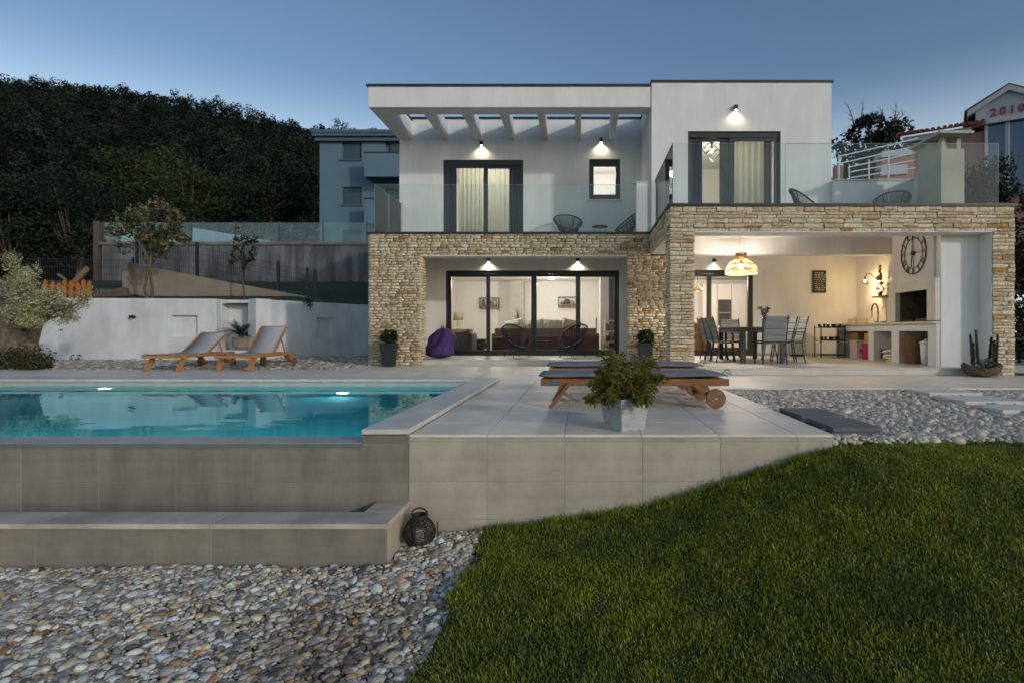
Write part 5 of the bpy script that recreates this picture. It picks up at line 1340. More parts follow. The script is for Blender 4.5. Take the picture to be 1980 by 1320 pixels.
# ================================================================ outdoor dining, rooms, lamps
WARM, COOLW = (1.0, .80, .55), (1.0, .925, .83)
TBL = mat('table_metal', (.03, .032, .035), rough=.45)
def dining_table():
    o = thing('dining_table', 'long dark metal dining table under the rattan pendant', 'table', (3.78, 12.6, FL))
    MB().box(-.47, .47, -1.0, 1.0, .715, .75).build('tabletop', TBL, o, bevel=.004)
    MB().box(-.44, .44, -.97, .97, .655, .714).build('apron', TBL, o)
    for sx in (-1, 1):
        for sy in (-1, 1): MB().box(sx * .41 - .045, sx * .41 + .045, sy * .93 - .045, sy * .93 + .045, 0, .715).build('leg', TBL, o, bevel=.004)
dining_table()
MESHF = mat('grey_textilene', (.20, .215, .22), rough=.8, var=.08, vscale=40, bump=.3, bscale=300)
def dining_chair():
    o = thing('dining_chair', '', 'chair', (0, 0, 0), 0, 'grey mesh dining chairs')
    # faces -Y at rz 0: back at +Y
    for sx in (-1, 1):
        x = sx * .24
        MB().tube([(x, .27, 0), (x, .22, .22), (x, .20, .42), (x, .235, .60), (x, .34, .98)], .014, 8).build('rear_leg', TBL, o, smooth=True)
        MB().tube([(x, -.27, 0), (x, -.235, .25), (x, -.22, .43)], .014, 8).build('front_leg', TBL, o, smooth=True)
        MB().tube([(x, -.23, .43), (x, .205, .42)], .013, 8).build('side_rail', TBL, o)
        MB().tube([(x, -.232, .42), (x * 1.02, -.235, .60), (x * 1.03, -.18, .645), (x * 1.02, .24, .64)], .012, 8).build('armrest', TBL, o, smooth=True)
    MB().tube([(-.24, .32, .91), (.24, .32, .91)], .014, 8).build('back_rail', TBL, o)
    MB().tube([(-.24, -.225, .425), (.24, -.225, .425)], .012, 8).build('front_rail', TBL, o)
    q = MB(); vs = []; fs = []
    prof = [(-.22, .432), (-.1, .418), (.05, .412), (.17, .42)]
    for y, z in prof: vs += [(-.23, y, z), (.23, y, z)]
    for i in range(len(prof) - 1): a = 2 * i; fs.append((a, a + 1, a + 3, a + 2))
    s = q.add(vs, fs).build('seat', MESHF, o, smooth=True); s.modifiers.new('thick', 'SOLIDIFY').thickness = .012
    for k in range(4):
        z0, z1 = .45 + .128 * k, .45 + .128 * (k + 1) - .004; f_ = lambda z: .205 + max(0, z - .45) * .255
        b = soft_pad(-.228, .228, -.5, .5, -.012, .012, 10, 5, seed=k, sag=.002)
        b.v = [(x, f_(z0 + (y + .5) * (z1 - z0)) + z, z0 + (y + .5) * (z1 - z0)) for x, y, z in b.v]
        b.build('back_pad', MESHF, o, smooth=True)
    return o
dc = dining_chair()
spots = [((3.86, 11.42), 180, 'grey mesh dining chair at the near end of the table, back to the lens'),
         ((3.12, 12.10), 90, 'grey mesh dining chair on the left side, nearest the lens'), ((3.12, 12.68), 90, 'grey mesh dining chair in the middle of the left side'), ((3.12, 13.24), 90, 'grey mesh dining chair on the left side, nearest the sliding door'),
         ((4.44, 12.0), -90, 'pale-backed dining chair on the right side, nearest the lens'), ((4.44, 12.6), -90, 'pale-backed dining chair in the middle of the right side'), ((4.44, 13.2), -90, 'pale-backed dining chair on the right side, nearest the back wall'),
         ((3.75, 13.88), 0, 'dining chair at the far end of the table, facing the lens')]
for k, ((x, y), rz, lab) in enumerate(spots):
    if k == 0: dc.location = (x, y, FL); dc.rotation_euler = (0, 0, R(rz)); dc['label'] = lab
    else: dup(dc, (x, y, FL), R(rz), lab)
def vase():
    o = thing('flower_vase', 'glass vase with dark red and white flowers on the dining table', 'vase', (4.02, 12.3, FL + .75))
    MB().lathe([(.05, 0), (.055, .08), (.045, .16), (.05, .2), (.046, .2), (.04, .15), (.048, .08), (.04, .01)], 20).build('vase_glass', glass_mat('vase_glass', (.8, .85, .85), 1.5), o, smooth=True)
    r = random.Random(6); cl = [Vector((r.uniform(-.13, .13), r.uniform(-.1, .1), r.uniform(.22, .45))) for _ in range(22)]; st = MB()
    for c in cl: st.tube([(0, 0, .03), c.lerp(Vector((0, 0, .2)), .5), c], .003, 4)
    st.build('stems', mat('stem_green', (.03, .05, .015)), o)
    crown_obj([leaf_cloud(cl, 22, .04, .017, [(.03, .045, .02), (.05, .02, .018), (.02, .03, .015), (.14, .09, .05)], seed=6)], 'flowers', LEAF, o, world=False)
vase()
# bins, cart, boxes, baskets
def laundry_bin():
    o = thing('storage_bin', 'tall grey patterned bin with wooden rim by the kitchen wall', 'bin', (PX(1541, 14.85), 14.85, FL))
    MB().box(-.19, .19, -.16, .16, .05, .60).build('bin_body', mat('speckled_fabric', (.30, .32, .31), rough=.9, var=.5, vscale=34, detail=1), o, bevel=.03)
    MB().box(-.185, .185, -.155, .155, .60, .70).build('wood_rim', mat('rim_wood', (.36, .20, .09), rough=.5, var=.2), o, bevel=.01)
    MB().box(-.20, .20, -.17, .17, .70, .725).build('lid', BLACK, o, bevel=.008); MB().lathe([(.17, 0), (.18, .05)], 20).build('base', BLACK, o)
laundry_bin()
def cart():
    o = thing('serving_cart', 'black two-shelf metal cart with glasses at the end of the counter', 'cart', (PX(1604, 14.2), 14.2, FL)); w2, d2 = .30, .19
    for sx in (-1, 1):
        for sy in (-1, 1): MB().box(sx * w2 - .011, sx * w2 + .011, sy * d2 - .011, sy * d2 + .011, 0, .80).build('post', BLACK, o)
    for z in (.06, .42, .74): MB().box(-w2, w2, -d2, d2, z, z + .012).box(-w2, w2, -d2 - .012, -d2, z, z + .035).build('shelf', BLACK, o)
    gl_ = glass_mat('drinking_glass', (.85, .88, .88), 1.5); r = random.Random(1)
    for z in (.432, .752):
        for k in range(7):
            g = thing('drinking_glass', 'clear drinking glass on the %s shelf of the black cart' % ('middle' if z < .5 else 'top'), 'glass', Vector(o.location) + Vector((-.24 + .078 * k, r.uniform(-.08, .08), z)), 0, 'glasses on the cart, %s' % ('middle shelf' if z < .5 else 'top shelf'))
            MB().lathe([(.025, 0), (.032, .09), (.029, .09), (.022, .008)], 12).build('glass_wall', gl_, g, smooth=True)
cart()
def carton(label, cx, cy, z, w_, d_, h_, col, rz=0, mark=None):
    o = thing('carton', label, 'box', (cx, cy, z), R(rz), 'boxes under the counter'); m = mat('carton_%d' % int(sum(col) * 1000 + w_ * 77), col, rough=.8, var=.12, vscale=9)
    MB().box(-w_ / 2, w_ / 2, -d_ / 2, d_ / 2, 0, h_).build('box_body', m, o, bevel=.006)
    MB().box(-w_ / 2 - .004, w_ / 2 + .004, -d_ / 2 - .004, d_ / 2 + .004, h_ * .86, h_ + .004).build('lid', m, o, bevel=.004)
    if mark: MB().lathe([(.03, 0), (.045, .002), (.03, .004)], 16).rot(Matrix.Translation((0, -d_ / 2 - .006, h_ * .45)) @ Matrix.Rotation(R(90), 4, 'X')).build('emblem', mat('emblem_' + str(mark[0]), mark, rough=.6), o)
carton('pale pink floral storage box on the floor under the counter', 6.78, 13.75, FL, .20, .36, .44, (.52, .40, .36), 0, (.3, .16, .14))
carton('magenta box beside the pale pink box under the counter', 6.83, 13.2, FL, .26, .34, .36, (.30, .012, .10), 0, (.8, .75, .75))
carton('brown cardboard box on top of the pale pink box', 6.82, 13.8, FL + .447, .20, .3, .17, (.24, .12, .05), 8)
carton('yellow cardboard box standing on the magenta box', 6.85, 13.2, FL + .367, .22, .26, .24, (.46, .27, .07))
def toy():
    o = thing('toy_scooter', 'white and yellow toy scooter wheel lying between the counter piers', 'toy', (6.85, 12.2, FL)); W_ = mat('toy_white', (.7, .68, .55), rough=.5); Y_ = mat('toy_yellow', (.55, .42, .06), rough=.5)
    MB().tube([(.0, -.1 + .13 * math.cos(a), .24 + .13 * math.sin(a)) for a in np.linspace(0, 2 * math.pi, 25)[:-1]], .022, 8, closed=True).build('wheel', W_, o, smooth=True)
    for k in range(5): a = 2 * math.pi * k / 5; MB().bar((0, -.1, .24), (0, -.1 + .13 * math.cos(a), .24 + .13 * math.sin(a)), .02, .02).build('spoke', W_, o)
    for (a, b) in (((0, 0, .26), (-.1, .35, .2)), ((0, 0, .15), (-.08, .38, .12)), ((-.02, .1, .06), (-.1, .4, .10))): MB().tube([a, b], .022, 8).build('bar', W_, o)
    MB().box(-.1, .06, -.05, .15, 0, .05).build('deck', Y_, o, bevel=.01); MB().tube([(-.1, .36, .05), (-.1, .36, .26)], .03, 8).build('grip', BLACK, o)
toy()
def wicker():
    o = thing('wicker_basket', 'tall round brown wicker basket with handles under the fireplace counter', 'basket', (6.80, 11.42, FL)); r_ = lambda z: .185 + .05 * z / .55
    WK = mat('wicker', (.17, .085, .04), rough=.75, var=.5, vscale=26); q = MB()
    MB().lathe([(r_(0) - .012, 0), (r_(.55) - .012, .55), (r_(.55) - .02, .55), (r_(0) - .02, .02)], 28).build('lining', WK, o)
    for j in range(26):
        z = .012 + j * .021; q.tube([((r_(z) + (.005 if (k + j) % 2 else -.003)) * math.cos(2 * math.pi * k / 36), (r_(z) + (.005 if (k + j) % 2 else -.003)) * math.sin(2 * math.pi * k / 36), z) for k in range(36)], .010, 5, closed=True)
    q.build('weave', WK, o)
    for s in (-1, 1): MB().tube([(s * .235, .08 * math.cos(a), .55 + .09 * math.sin(a)) for a in np.linspace(0, math.pi, 9)], .010, 6).build('handle', WK, o)
wicker()
def can():
    o = thing('plastic_bin', 'narrow white plastic bin beside the wicker basket', 'bin', (6.76, 10.98, FL)); W_ = mat('white_plastic', (.66, .66, .63), rough=.45)
    MB().lathe([(.075, 0), (.10, .42), (.094, .42), (.07, .01)], 20).build('bin_body', W_, o, smooth=True); MB().lathe([(.11, .42), (.112, .45), (.05, .475), (.02, .48), (.02, .52), (0, .52)], 20).build('lid', W_, o, smooth=True)
can()
def faucet():
    o = thing('kitchen_faucet', 'tall chrome and black arched faucet on the outdoor counter', 'faucet', (6.98, 13.45, .985))
    a_ = [(.0, -.28 + .28 * (1 - math.cos(a)) / 1.0 * .5 * 1.0, .30 + .16 * math.sin(a)) for a in np.linspace(0, math.pi, 14)]
    MB().tube([(0, -.28, .0), (0, -.28, .3)], .020, 10).build('column', STEEL, o, smooth=True); MB().tube(a_, .017, 8).build('hose', BLACK, o, smooth=True)
    MB().tube([(0, 0, .3), (0, 0, .12)], .02, 10).build('spray_head', STEEL, o); MB().tube([(0, -.28, .02), (-.09, -.28, .05)], .012, 6).build('lever', STEEL, o); MB().lathe([(.035, 0), (.035, .02)], 14, (0, -.28, 0)).build('base', STEEL, o)
faucet()
o = thing('tall_faucet', 'slim chrome second faucet behind the black arched one', 'faucet', (7.2, 13.2, .985)); MB().tube([(0, 0, 0), (0, 0, .33)] + [(0, .09 - .09 * math.cos(a), .33 + .09 * math.sin(a)) for a in np.linspace(.3, math.pi, 9)], .010, 8).build('pipe', STEEL, o, smooth=True); MB().lathe([(.03, 0), (.03, .02)], 12).build('base', STEEL, o)
o = thing('metal_bucket', 'shiny metal bucket on the counter beside the fireplace', 'bucket', (7.02, 12.42, .985)); MB().lathe([(.13, 0), (.16, .25), (.166, .255), (.155, .25), (.12, .01)], 28).build('bucket_wall', STEEL, o, smooth=True)
MB().tube([(.16 * math.cos(a), .16 * math.sin(a) * .2 - .05, .25 - .1 * math.sin(a)) for a in np.linspace(0, math.pi, 11)], .005, 5).build('handle', BLACK, o)
tag(MB().lathe([(.06, 0), (.065, .03), (0, .035)], 16, (6.8, 12.6, .985)).build('wooden_dish', mat('dish_wood', (.36, .19, .07))), 'small wooden dish on the counter in front of the bucket', 'dish')
tag(MB().lathe([(.035, 0), (.035, .13), (.012, .15), (.012, .19)], 14, (6.85, 13.95, .985)).build('soap_bottle', mat('soap_plastic', (.5, .5, .48), rough=.3), smooth=True), 'small pale soap bottle left of the faucet', 'bottle')
# shelf with pots on the right wall
sh = thing('wall_shelf', 'wooden wall shelf with iron bracket beside the sconce', 'shelf', (7.35, 13.3, 1.62)); MB().box(-.13, .11, -.72, .62, 0, .035).build('board', mat('shelf_wood', (.20, .10, .05), rough=.6, var=.3, stretch=(10, 2, 10)), sh)
MB().bar((.09, -.1, -.24), (.09, -.1, 0), .03, .03).bar((.09, -.1, -.2), (-.08, -.1, -.01), .02, .02).build('bracket', BLACK, sh)
def shelf_plant(lab, y, pot_col, h, w_, cols, n, cone=False):
    o = thing('shelf_plant', lab, 'potted plant', (7.33, y, 1.655), 0, 'potted plants on the wall shelf'); MB().lathe([(.045, 0), (.06, .11), (.055, .11), (.04, .02)], 16).build('pot', mat('pot_%d' % int(pot_col[0] * 1000), pot_col, rough=.5), o, smooth=True)
    r = random.Random(n); cl = []
    for k in range(n):
        t = r.random(); rad = w_ * ((1 - t) if cone else math.sin(math.pi * (.15 + .8 * t))); a = r.uniform(0, 6.28); cl.append(Vector((rad * math.cos(a), rad * math.sin(a), .1 + h * t)))
    crown_obj([leaf_cloud(cl, 26, .03, .014, cols, seed=n)], 'crown', LEAF, o, world=False); MB().tube([(0, 0, .05), (0, 0, .1 + h * .9)], .006, 5).build('stem', BARK, o)
shelf_plant('cone-shaped green topiary in red pot on the wall shelf', 13.72, (.30, .02, .025), .66, .085, [(.07, .075, .015), (.05, .06, .015)], 46, True)
shelf_plant('small leafy plant in white pot on the wall shelf', 13.28, (.6, .58, .55), .16, .07, [(.03, .045, .02)], 14)
shelf_plant('white-flowered plant in pale pot at the shelf end', 12.86, (.45, .45, .45), .28, .09, [(.03, .04, .02), (.35, .33, .28)], 20)
# wall sconce (lit)
sc_ = thing('wall_sconce', 'lit gooseneck wall sconce with glass shade in the kitchen corner', 'lamp', (7.46, 14.05, 2.12)); MB().disc((-.012, 0, 0), (1, 0, 0), .065, .024, 20).build('wall_plate', BLACK, sc_)
MB().tube([(-.02, 0, 0), (-.10, .02, .02), (-.18, .04, .12), (-.26, .06, .12), (-.30, .07, .03)], .009, 8).build('arm', BLACK, sc_, smooth=True); MB().lathe([(.025, 0), (.025, -.06)], 14, (-.30, .07, .03)).build('socket', BLACK, sc_)
MB().lathe([(.03, -.03), (.06, -.08), (.13, -.18), (.128, -.18), (.058, -.08)], 24, (-.30, .07, .03)).build('shade', glass_mat('shade_glass', (.92, .93, .9), 1.3), sc_, smooth=True)
MB().lathe([(.0, -.12), (.025, -.10), (.03, -.08), (.015, -.045)], 14, (-.30, .07, .03)).build('bulb', mat('warm_bulb', (1, 1, 1), emit=(1, .78, .45), estr=16), sc_, smooth=True); point_light('sconce_light', (-.32, .03, -.1), 22, (1, .66, .30), sc_, .04)
# wall clock
ck = thing('wall_clock', 'large black skeleton wall clock with roman numerals on the fireplace hood', 'clock', (6.655, 11.22, 2.36)); CR = .42
for rr, th in ((CR, .010), (CR * .72, .007)): MB().tube([(0, rr * math.cos(2 * math.pi * k / 48), rr * math.sin(2 * math.pi * k / 48)) for k in range(48)], th, 6, closed=True).build('ring', BLACK, ck, smooth=True)
NUM = ['XII', 'I', 'II', 'III', 'IIII', 'V', 'VI', 'VII', 'VIII', 'IX', 'X', 'XI']
for k, s in enumerate(NUM):
    q = MB(); wds = {'I': .028, 'V': .05, 'X': .055}; tot = sum(wds[c] for c in s); u = -tot / 2
    M = Matrix.Rotation(2 * math.pi * k / 12, 4, 'X')     # face seen from -X: clockwise
    for c in s:
        um = u + wds[c] / 2; r0, r1 = CR * .74, CR * .97; sgny = -1
        def P_(uu, r_): return Vector((0, sgny * uu, r_))
        if c == 'I': q.bar(P_(um, r0), P_(um, r1), .006, .010, up=(1, 0, 0))
        if c == 'V': q.bar(P_(um - .02, r1), P_(um, r0), .006, .010, up=(1, 0, 0)); q.bar(P_(um + .02, r1), P_(um, r0), .006, .010, up=(1, 0, 0))
        if c == 'X': q.bar(P_(um - .02, r1), P_(um + .02, r0), .006, .010, up=(1, 0, 0)); q.bar(P_(um + .02, r1), P_(um - .02, r0), .006, .010, up=(1, 0, 0))
        u += wds[c]
    q.rot(M).build('numeral', BLACK, ck)
for a in range(4): MB().bar((.004, 0, 0), (.004, CR * .72 * math.cos(a * math.pi / 2), CR * .72 * math.sin(a * math.pi / 2)), .006, .006).build('spoke', BLACK, ck)
MB().disc((-.01, 0, 0), (1, 0, 0), .045, .03, 20).build('hub', BLACK, ck)
MB().bar((-.02, 0, 0), (-.02, .03, -.27), .006, .02, up=(1, 0, 0)).build('hour_hand', BLACK, ck); MB().bar((-.025, 0, 0), (-.025, -.02, .34), .006, .016, up=(1, 0, 0)).build('minute_hand', BLACK, ck)
# chalkboard sign
cs = thing('chalkboard_sign', 'small black chalkboard with white handwriting on the kitchen back wall', 'sign', (PX(1584, 15.17), 15.17, 0)); zc = .8 + (640 - 545) * 15.17 / F
MB().box(-.165, .165, -.012, .02, zc - .285, zc + .285).build('board', mat('chalkboard', (.018, .016, .015), rough=.7), cs)
MB().box(-.18, -.165, -.02, .02, zc - .30, zc + .30).box(.165, .18, -.02, .02, zc - .30, zc + .30).box(-.165, .165, -.02, .02, zc + .285, zc + .30).box(-.165, .165, -.02, .02, zc - .30, zc - .285).build('frame', BLACK, cs)
CHK = mat('chalk', (.75, .75, .72), rough=.9); r = random.Random(8)
for k in range(9):
    z = zc + .235 - .058 * k; q = MB(); x = -.13 + r.uniform(0, .03)
    while x < .12:
        w_ = r.uniform(.03, .075); n = int(w_ / .008); q.tube([(x + .008 * i, -.014, z + .012 * math.sin(i * 2.1 + k) + (.010 if i % 3 == 0 else 0)) for i in range(n + 2)], .0055, 4); x += w_ + .03
    q.build('handwriting', CHK, cs)
# switch plate
tag(MB().box(PX(1478, 15.19) - .04, PX(1478, 15.19) + .04, 15.18, 15.199, 2.33, 2.41).box(PX(1478, 15.19) - .01, PX(1478, 15.19) + .01, 15.172, 15.18, 2.355, 2.385).build('wall_box', mat('switch_white', (.6, .6, .58), rough=.4)), 'small white junction box on the wall right of the kitchen door', 'switch')

# rattan pendant over the dining table (lit)
rp_ = thing('rattan_pendant', 'lit woven rattan pendant lamp over the outdoor dining table', 'lamp', (PX(1433, 12.3), 12.3, 2.06)); RT = mat('rattan', (.50, .32, .14), rough=.6, var=.35, vscale=30, sub=.3)
prof = [(.345, .0), (.352, .05), (.33, .14), (.27, .23), (.19, .30), (.125, .35), (.11, .40), (.12, .445)]; q = MB()
for k in range(52):
    a = 2 * math.pi * k / 52; q.tube([(r_ * math.cos(a), r_ * math.sin(a), z) for r_, z in prof], .0055, 4, cap=False)
q.build('ribs', RT, rp_)
for r_, z in ((.345, 0), (.352, .05), (.347, .09), (.30, .19), (.19, .30), (.11, .40), (.12, .445)): MB().tube([(r_ * math.cos(2 * math.pi * k / 40), r_ * math.sin(2 * math.pi * k / 40), z) for k in range(40)], .008, 6, closed=True).build('hoop', RT, rp_)
for k in range(3): a = k * 2.1; MB().tube([(.1 * math.cos(a), .1 * math.sin(a), .44), (.02 * math.cos(a), .02 * math.sin(a), .84)], .002, 4).build('hanging_cord', RT, rp_)
MB().lathe([(.05, .84), (.05, .885)], 16).build('ceiling_rose', mat('rose_white', (.6, .6, .58)), rp_)
MB().lathe([(0, .10), (.035, .13), (.04, .17), (.02, .22)], 14).build('bulb', mat('pendant_bulb', (1, 1, 1), emit=(1, .76, .42), estr=22), rp_, smooth=True); MB().lathe([(.02, .22), (.02, .30)], 10).build('socket', BLACK, rp_)
point_light('pendant_light', (0, 0, .10), 95, (1, .85, .70), rp_, .05)

# ---- small black wall lamps, all lit
LAMPM = mat('lamp_lens', (1, 1, 1), emit=(1, .86, .62), estr=14)
def wall_lamp(px, py, Y, wallY, lab, e=15.0, sc=1.0):
    p = at(px, py, Y); o = thing('wall_lamp', lab, 'lamp', (p.x, wallY, p.z), 0, 'small black wall lamps'); s = .045 * sc
    MB().box(-s, s, -.09, -.02, -.055, .055).build('lamp_body', BLACK, o, bevel=.004); MB().box(-.03, .03, -.02, 0, -.035, .035).build('wall_mount', BLACK, o)
    MB().disc((0, -.055, -.057), (0, 0, 1), .028, .004, 16).build('lens', LAMPM, o)
    spot_light('lamp_light', (0, -.062, -.07), (0, -.045, -1), e, (1, .83, .58), o, R(140), .75, .03)
wall_lamp(945, 503, YB, YB, 'lit black wall lamp above the left half of the living-room door'); wall_lamp(1117, 503, YB, YB, 'lit black wall lamp above the right half of the living-room door')
wall_lamp(931.5, 279, YB, YB, 'lit black wall lamp above the upper left sliding door'); wall_lamp(1162, 273, YB, YB, 'lit black wall lamp above the upper window')
wall_lamp(1421.5, 210, 13, 13, 'lit black wall lamp on the tall right block', 9.0); wall_lamp(1380, 505, 15.2, 15.2, 'lit black wall lamp above the outdoor kitchen door', 9.0)
for px, py, x, y, lab in ((252, 613, None, 15.40, 'unlit black spotlight on the left garden wall'), (682, 617, None, 19.0, 'unlit black spotlight on the right garden wall near the house')):
    p = at(px, py, y - .12); o = thing('garden_spotlight', lab, 'lamp', p, 0, 'unlit garden wall spotlights'); s_ = .06 * y / 15.4
    MB().box(-s_ * .8, s_ * .8, 0, .10, -s_ * .6, s_ * .8).build('lamp_body', BLACK, o, bevel=.01); MB().box(-.03, .03, .10, .22, -.03, .03).build('wall_mount', BLACK, o); MB().disc((0, .05, -s_ * .62), (0, 0, 1), .03, .01, 14).build('lens', STEEL, o)

# ---------------------------------------------------------------- rooms
WOODF = mat('oak_floor', (.30, .17, .08), rough=.4, var=.25, vscale=2, stretch=(3, 14, 1)); UNLITW = mat('unlit_room_wall', (.22, .21, .19), rough=.8)
def room(x0, x1, y0, y1, z0, z1, m=ROOMWHITE, flo=WOODF):
    hb('room_floor', flo, [(x0, x1, y0, y1, z0 - .03, z0)]); hb('room_ceiling', ROOMWHITE, [(x0, x1, y0, y1, z1, z1 + .05)])
    hb('room_wall', m, [(x0, x1, y1 - .06, y1, z0 + .001, z1 - .001)]); hb('room_wall', m, [(x0, x0 + .05, y0, y1 - .06, z0 + .001, z1 - .001)]); hb('room_wall', m, [(x1 - .05, x1, y0, y1 - .06, z0 + .001, z1 - .001)])
room(-4.70, 2.19, YB + .221, 20.9, FL + .01, 2.64)
hb('partition', mat('opening_shade', (.40, .385, .34), rough=.8), [(-2.62, -2.12, 20.3, 20.83, FL + .02, 2.63)])  # darker block paints in the shade of an opening in the rear wall
hb('partition', ROOMWHITE, [(.62, .90, 18.6, 20.83, FL + .02, 2.63)]); hb('partition', UNLITW, [(.91, 2.13, 20.0, 20.83, FL + .02, 2.63)])  # grey of the last block paints in the dimness of the unlit room beyond
room(2.43, 7.46, 15.421, 20.4, FL + .01, 2.66)
room(-4.75, -.60, YB + .221, 19.0, 3.10, 5.85, flo=mat('carpet', (.3, .28, .25))); room(-.55, 1.60, YB + .221, 18.0, 3.10, 5.85, flo=mat('bath_floor', (.4, .4, .4))); room(1.85, 5.58, 13.221, 17.5, 3.10, 5.85, flo=mat('carpet', (.3, .28, .25)))

def ceiling_lamp(lab, loc, e, col, r_=.11, rad=.10):
    o = thing('ceiling_lamp', lab, 'lamp', loc, 0, 'ceiling lamps inside the rooms'); MB().lathe([(.05, 0), (.05, -.03)], 16).build('ceiling_rose', BLACK, o)
    MB().lathe([(.03, -.03), (r_ * .9, -.08), (r_, -.11), (.0, -.13)], 20).build('diffuser', mat('lamp_diffuser', (1, 1, 1), emit=(1, .88, .68), estr=6), o, smooth=True); point_light('room_light', (0, 0, -.35), e, col, o, rad); return o
ceiling_lamp('round lit ceiling lamp deep inside the living room', (PX(1066, 18.6), 18.6, 2.63), 60, COOLW); ceiling_lamp('round lit ceiling lamp behind the left door pane of the living room', (-2.9, 17.6, 2.63), 60, COOLW)
ceiling_lamp('round lit ceiling lamp inside the kitchen', (3.9, 17.2, 2.65), 120, (1, .86, .72)); ceiling_lamp('round lit ceiling lamp in the upper left bedroom', (-2.6, 16.9, 5.84), 60, (1, .90, .76)); ceiling_lamp('round lit ceiling lamp behind the upper window', (.6, 16.7, 5.84), 24, (1, .93, .88))
# cage lamp in the right bedroom
o = thing('cage_lamp', 'black cube cage lamp hanging tilted in the right bedroom', 'lamp', (PX(1376, 15.0), 15.0, .8 + (640 - 293) * 15.0 / F)); q = MB(); h = .15; Mr = Matrix.Rotation(R(35), 4, 'Y') @ Matrix.Rotation(R(30), 4, 'Z') @ Matrix.Rotation(R(25), 4, 'X')
cr = [Vector((sx * h, sy * h, sz * h)) for sx in (-1, 1) for sy in (-1, 1) for sz in (-1, 1)]
for i in range(8):
    for j in range(i): 
        if sum(abs(a - b) > 1e-6 for a, b in zip(cr[i], cr[j])) == 1: q.bar(cr[i], cr[j], .022, .022)
q.rot(Mr).build('cage', BLACK, o); MB().lathe([(0, -.05), (.04, -.02), (.045, .02), (.02, .07)], 14).build('bulb', mat('cage_bulb', (1, 1, 1), emit=(1, .86, .62), estr=14), o, smooth=True)
MB().lathe([(.03, .07), (.03, .2), (.09, .26), (.09, .3)], 14).tube([(0, 0, .28), (0, 0, 5.83 - o.location.z)], .008, 6).build('stem', BLACK, o); point_light('cage_light', (0, .0, -.32), 42, (1, .84, .66), o, .08)

# curtains
def curtain(lab, x0, x1, y, z0, z1, m, amp=.035, wl_=.13, seed=0, lean=0.0):
    o = thing('curtain', lab, 'curtain', ((x0 + x1) / 2, y, z0), 0, 'curtains behind the balcony doors'); n = max(12, int((x1 - x0) / wl_ * 10)); r = random.Random(seed); vs = []; fs = []; nz = 10
    ph_ = [r.uniform(-.6, .6) for _ in range(n + 1)]
    for j in range(nz + 1):
        t = j / nz
        for i in range(n + 1):
            u = i / n; x = x0 + (x1 - x0) * u - lean * (1 - t); vs.append((x - (x0 + x1) / 2, amp * math.sin(u * (x1 - x0) / wl_ * 2 * math.pi + ph_[i] * .35) * (.75 + .35 * (1 - t)) + .02 * noise.noise((u * 4, t * 2, seed)), (z1 - z0) * t))
    for j in range(nz):
        for i in range(n): a = j * (n + 1) + i; fs.append((a, a + 1, a + n + 2, a + n + 1))
    MB().add(vs, fs).build('curtain_cloth', m, o, smooth=True)
    MB().box(-(x1 - x0) / 2, (x1 - x0) / 2, -.02, .02, z1 - z0 - .01, z1 - z0 + .02).build('heading', m, o)
SHEER = mat('sheer_curtain', (.62, .62, .54), rough=.9, var=.04, sub=.55); DARKC = mat('dark_blue_curtain', (.035, .045, .075), rough=.9, var=.15, vscale=3, sub=.05); GREENC = mat('green_grey_curtain', (.17, .20, .165), rough=.9, var=.15, sub=.2)
yc = YB + .42; Xc = lambda px: (px - 1125) * yc / F
curtain('dark blue curtain at the left of the upper left door', Xc(864), Xc(884), yc - .05, 3.12, 5.5, DARKC, .03, .10, 1); curtain('white sheer curtain behind the left pane of the upper left door', Xc(886), Xc(934), yc + .05, 3.12, 5.52, SHEER, .035, .12, 2)
curtain('white sheer curtain behind the right pane of the upper left door', Xc(942), Xc(984), yc + .05, 3.12, 5.52, SHEER, .03, .14, 3); curtain('dark blue curtain at the right of the upper left door', Xc(985), Xc(1012), yc - .05, 3.12, 5.5, DARKC, .03, .10, 4)
yr = 13.42; Xq = lambda px: (px - 1125) * yr / F
curtain('dark blue curtain at the left of the right balcony door', Xq(1330), Xq(1357), yr - .06, 3.12, 5.5, DARKC, .03, .10, 5); curtain('pale curtain gathered beside the middle frame of the right balcony door', Xq(1391), Xq(1418), yr, 3.12, 5.5, GREENC, .045, .11, 6)
curtain('wide white sheer curtain behind the right pane of the right balcony door', Xq(1420), Xq(1478), yr + .06, 3.12, 5.52, SHEER, .035, .15, 7); curtain('green-grey curtain beside the wide sheer curtain', Xq(1476), Xq(1492), yr - .03, 3.12, 5.5, GREENC, .04, .09, 8, .0)
# bed head and chair seen in the upper left room
o = thing('upholstered_chair', 'pale upholstered chair behind the upper left sheer curtain', 'chair', (Xc(918), yc + .45, 3.11)); PKF = mat('blush_fabric', (.42, .33, .29), rough=.9)
soft_pad(-.28, .28, -.25, .25, .30, .46).build('seat', PKF, o, smooth=True); soft_pad(-.28, .28, -.06, .06, -.3, .3, 16, 8).rot(Matrix.Translation((0, .25, .62)) @ Matrix.Rotation(R(80), 4, 'X')).build('backrest', PKF, o, smooth=True)
for sx in (-1, 1):
    for sy in (-1, 1): MB().tube([(sx * .22, sy * .2, .32), (sx * .25, sy * .23, 0)], .015, 6).build('leg', TEAKD, o)

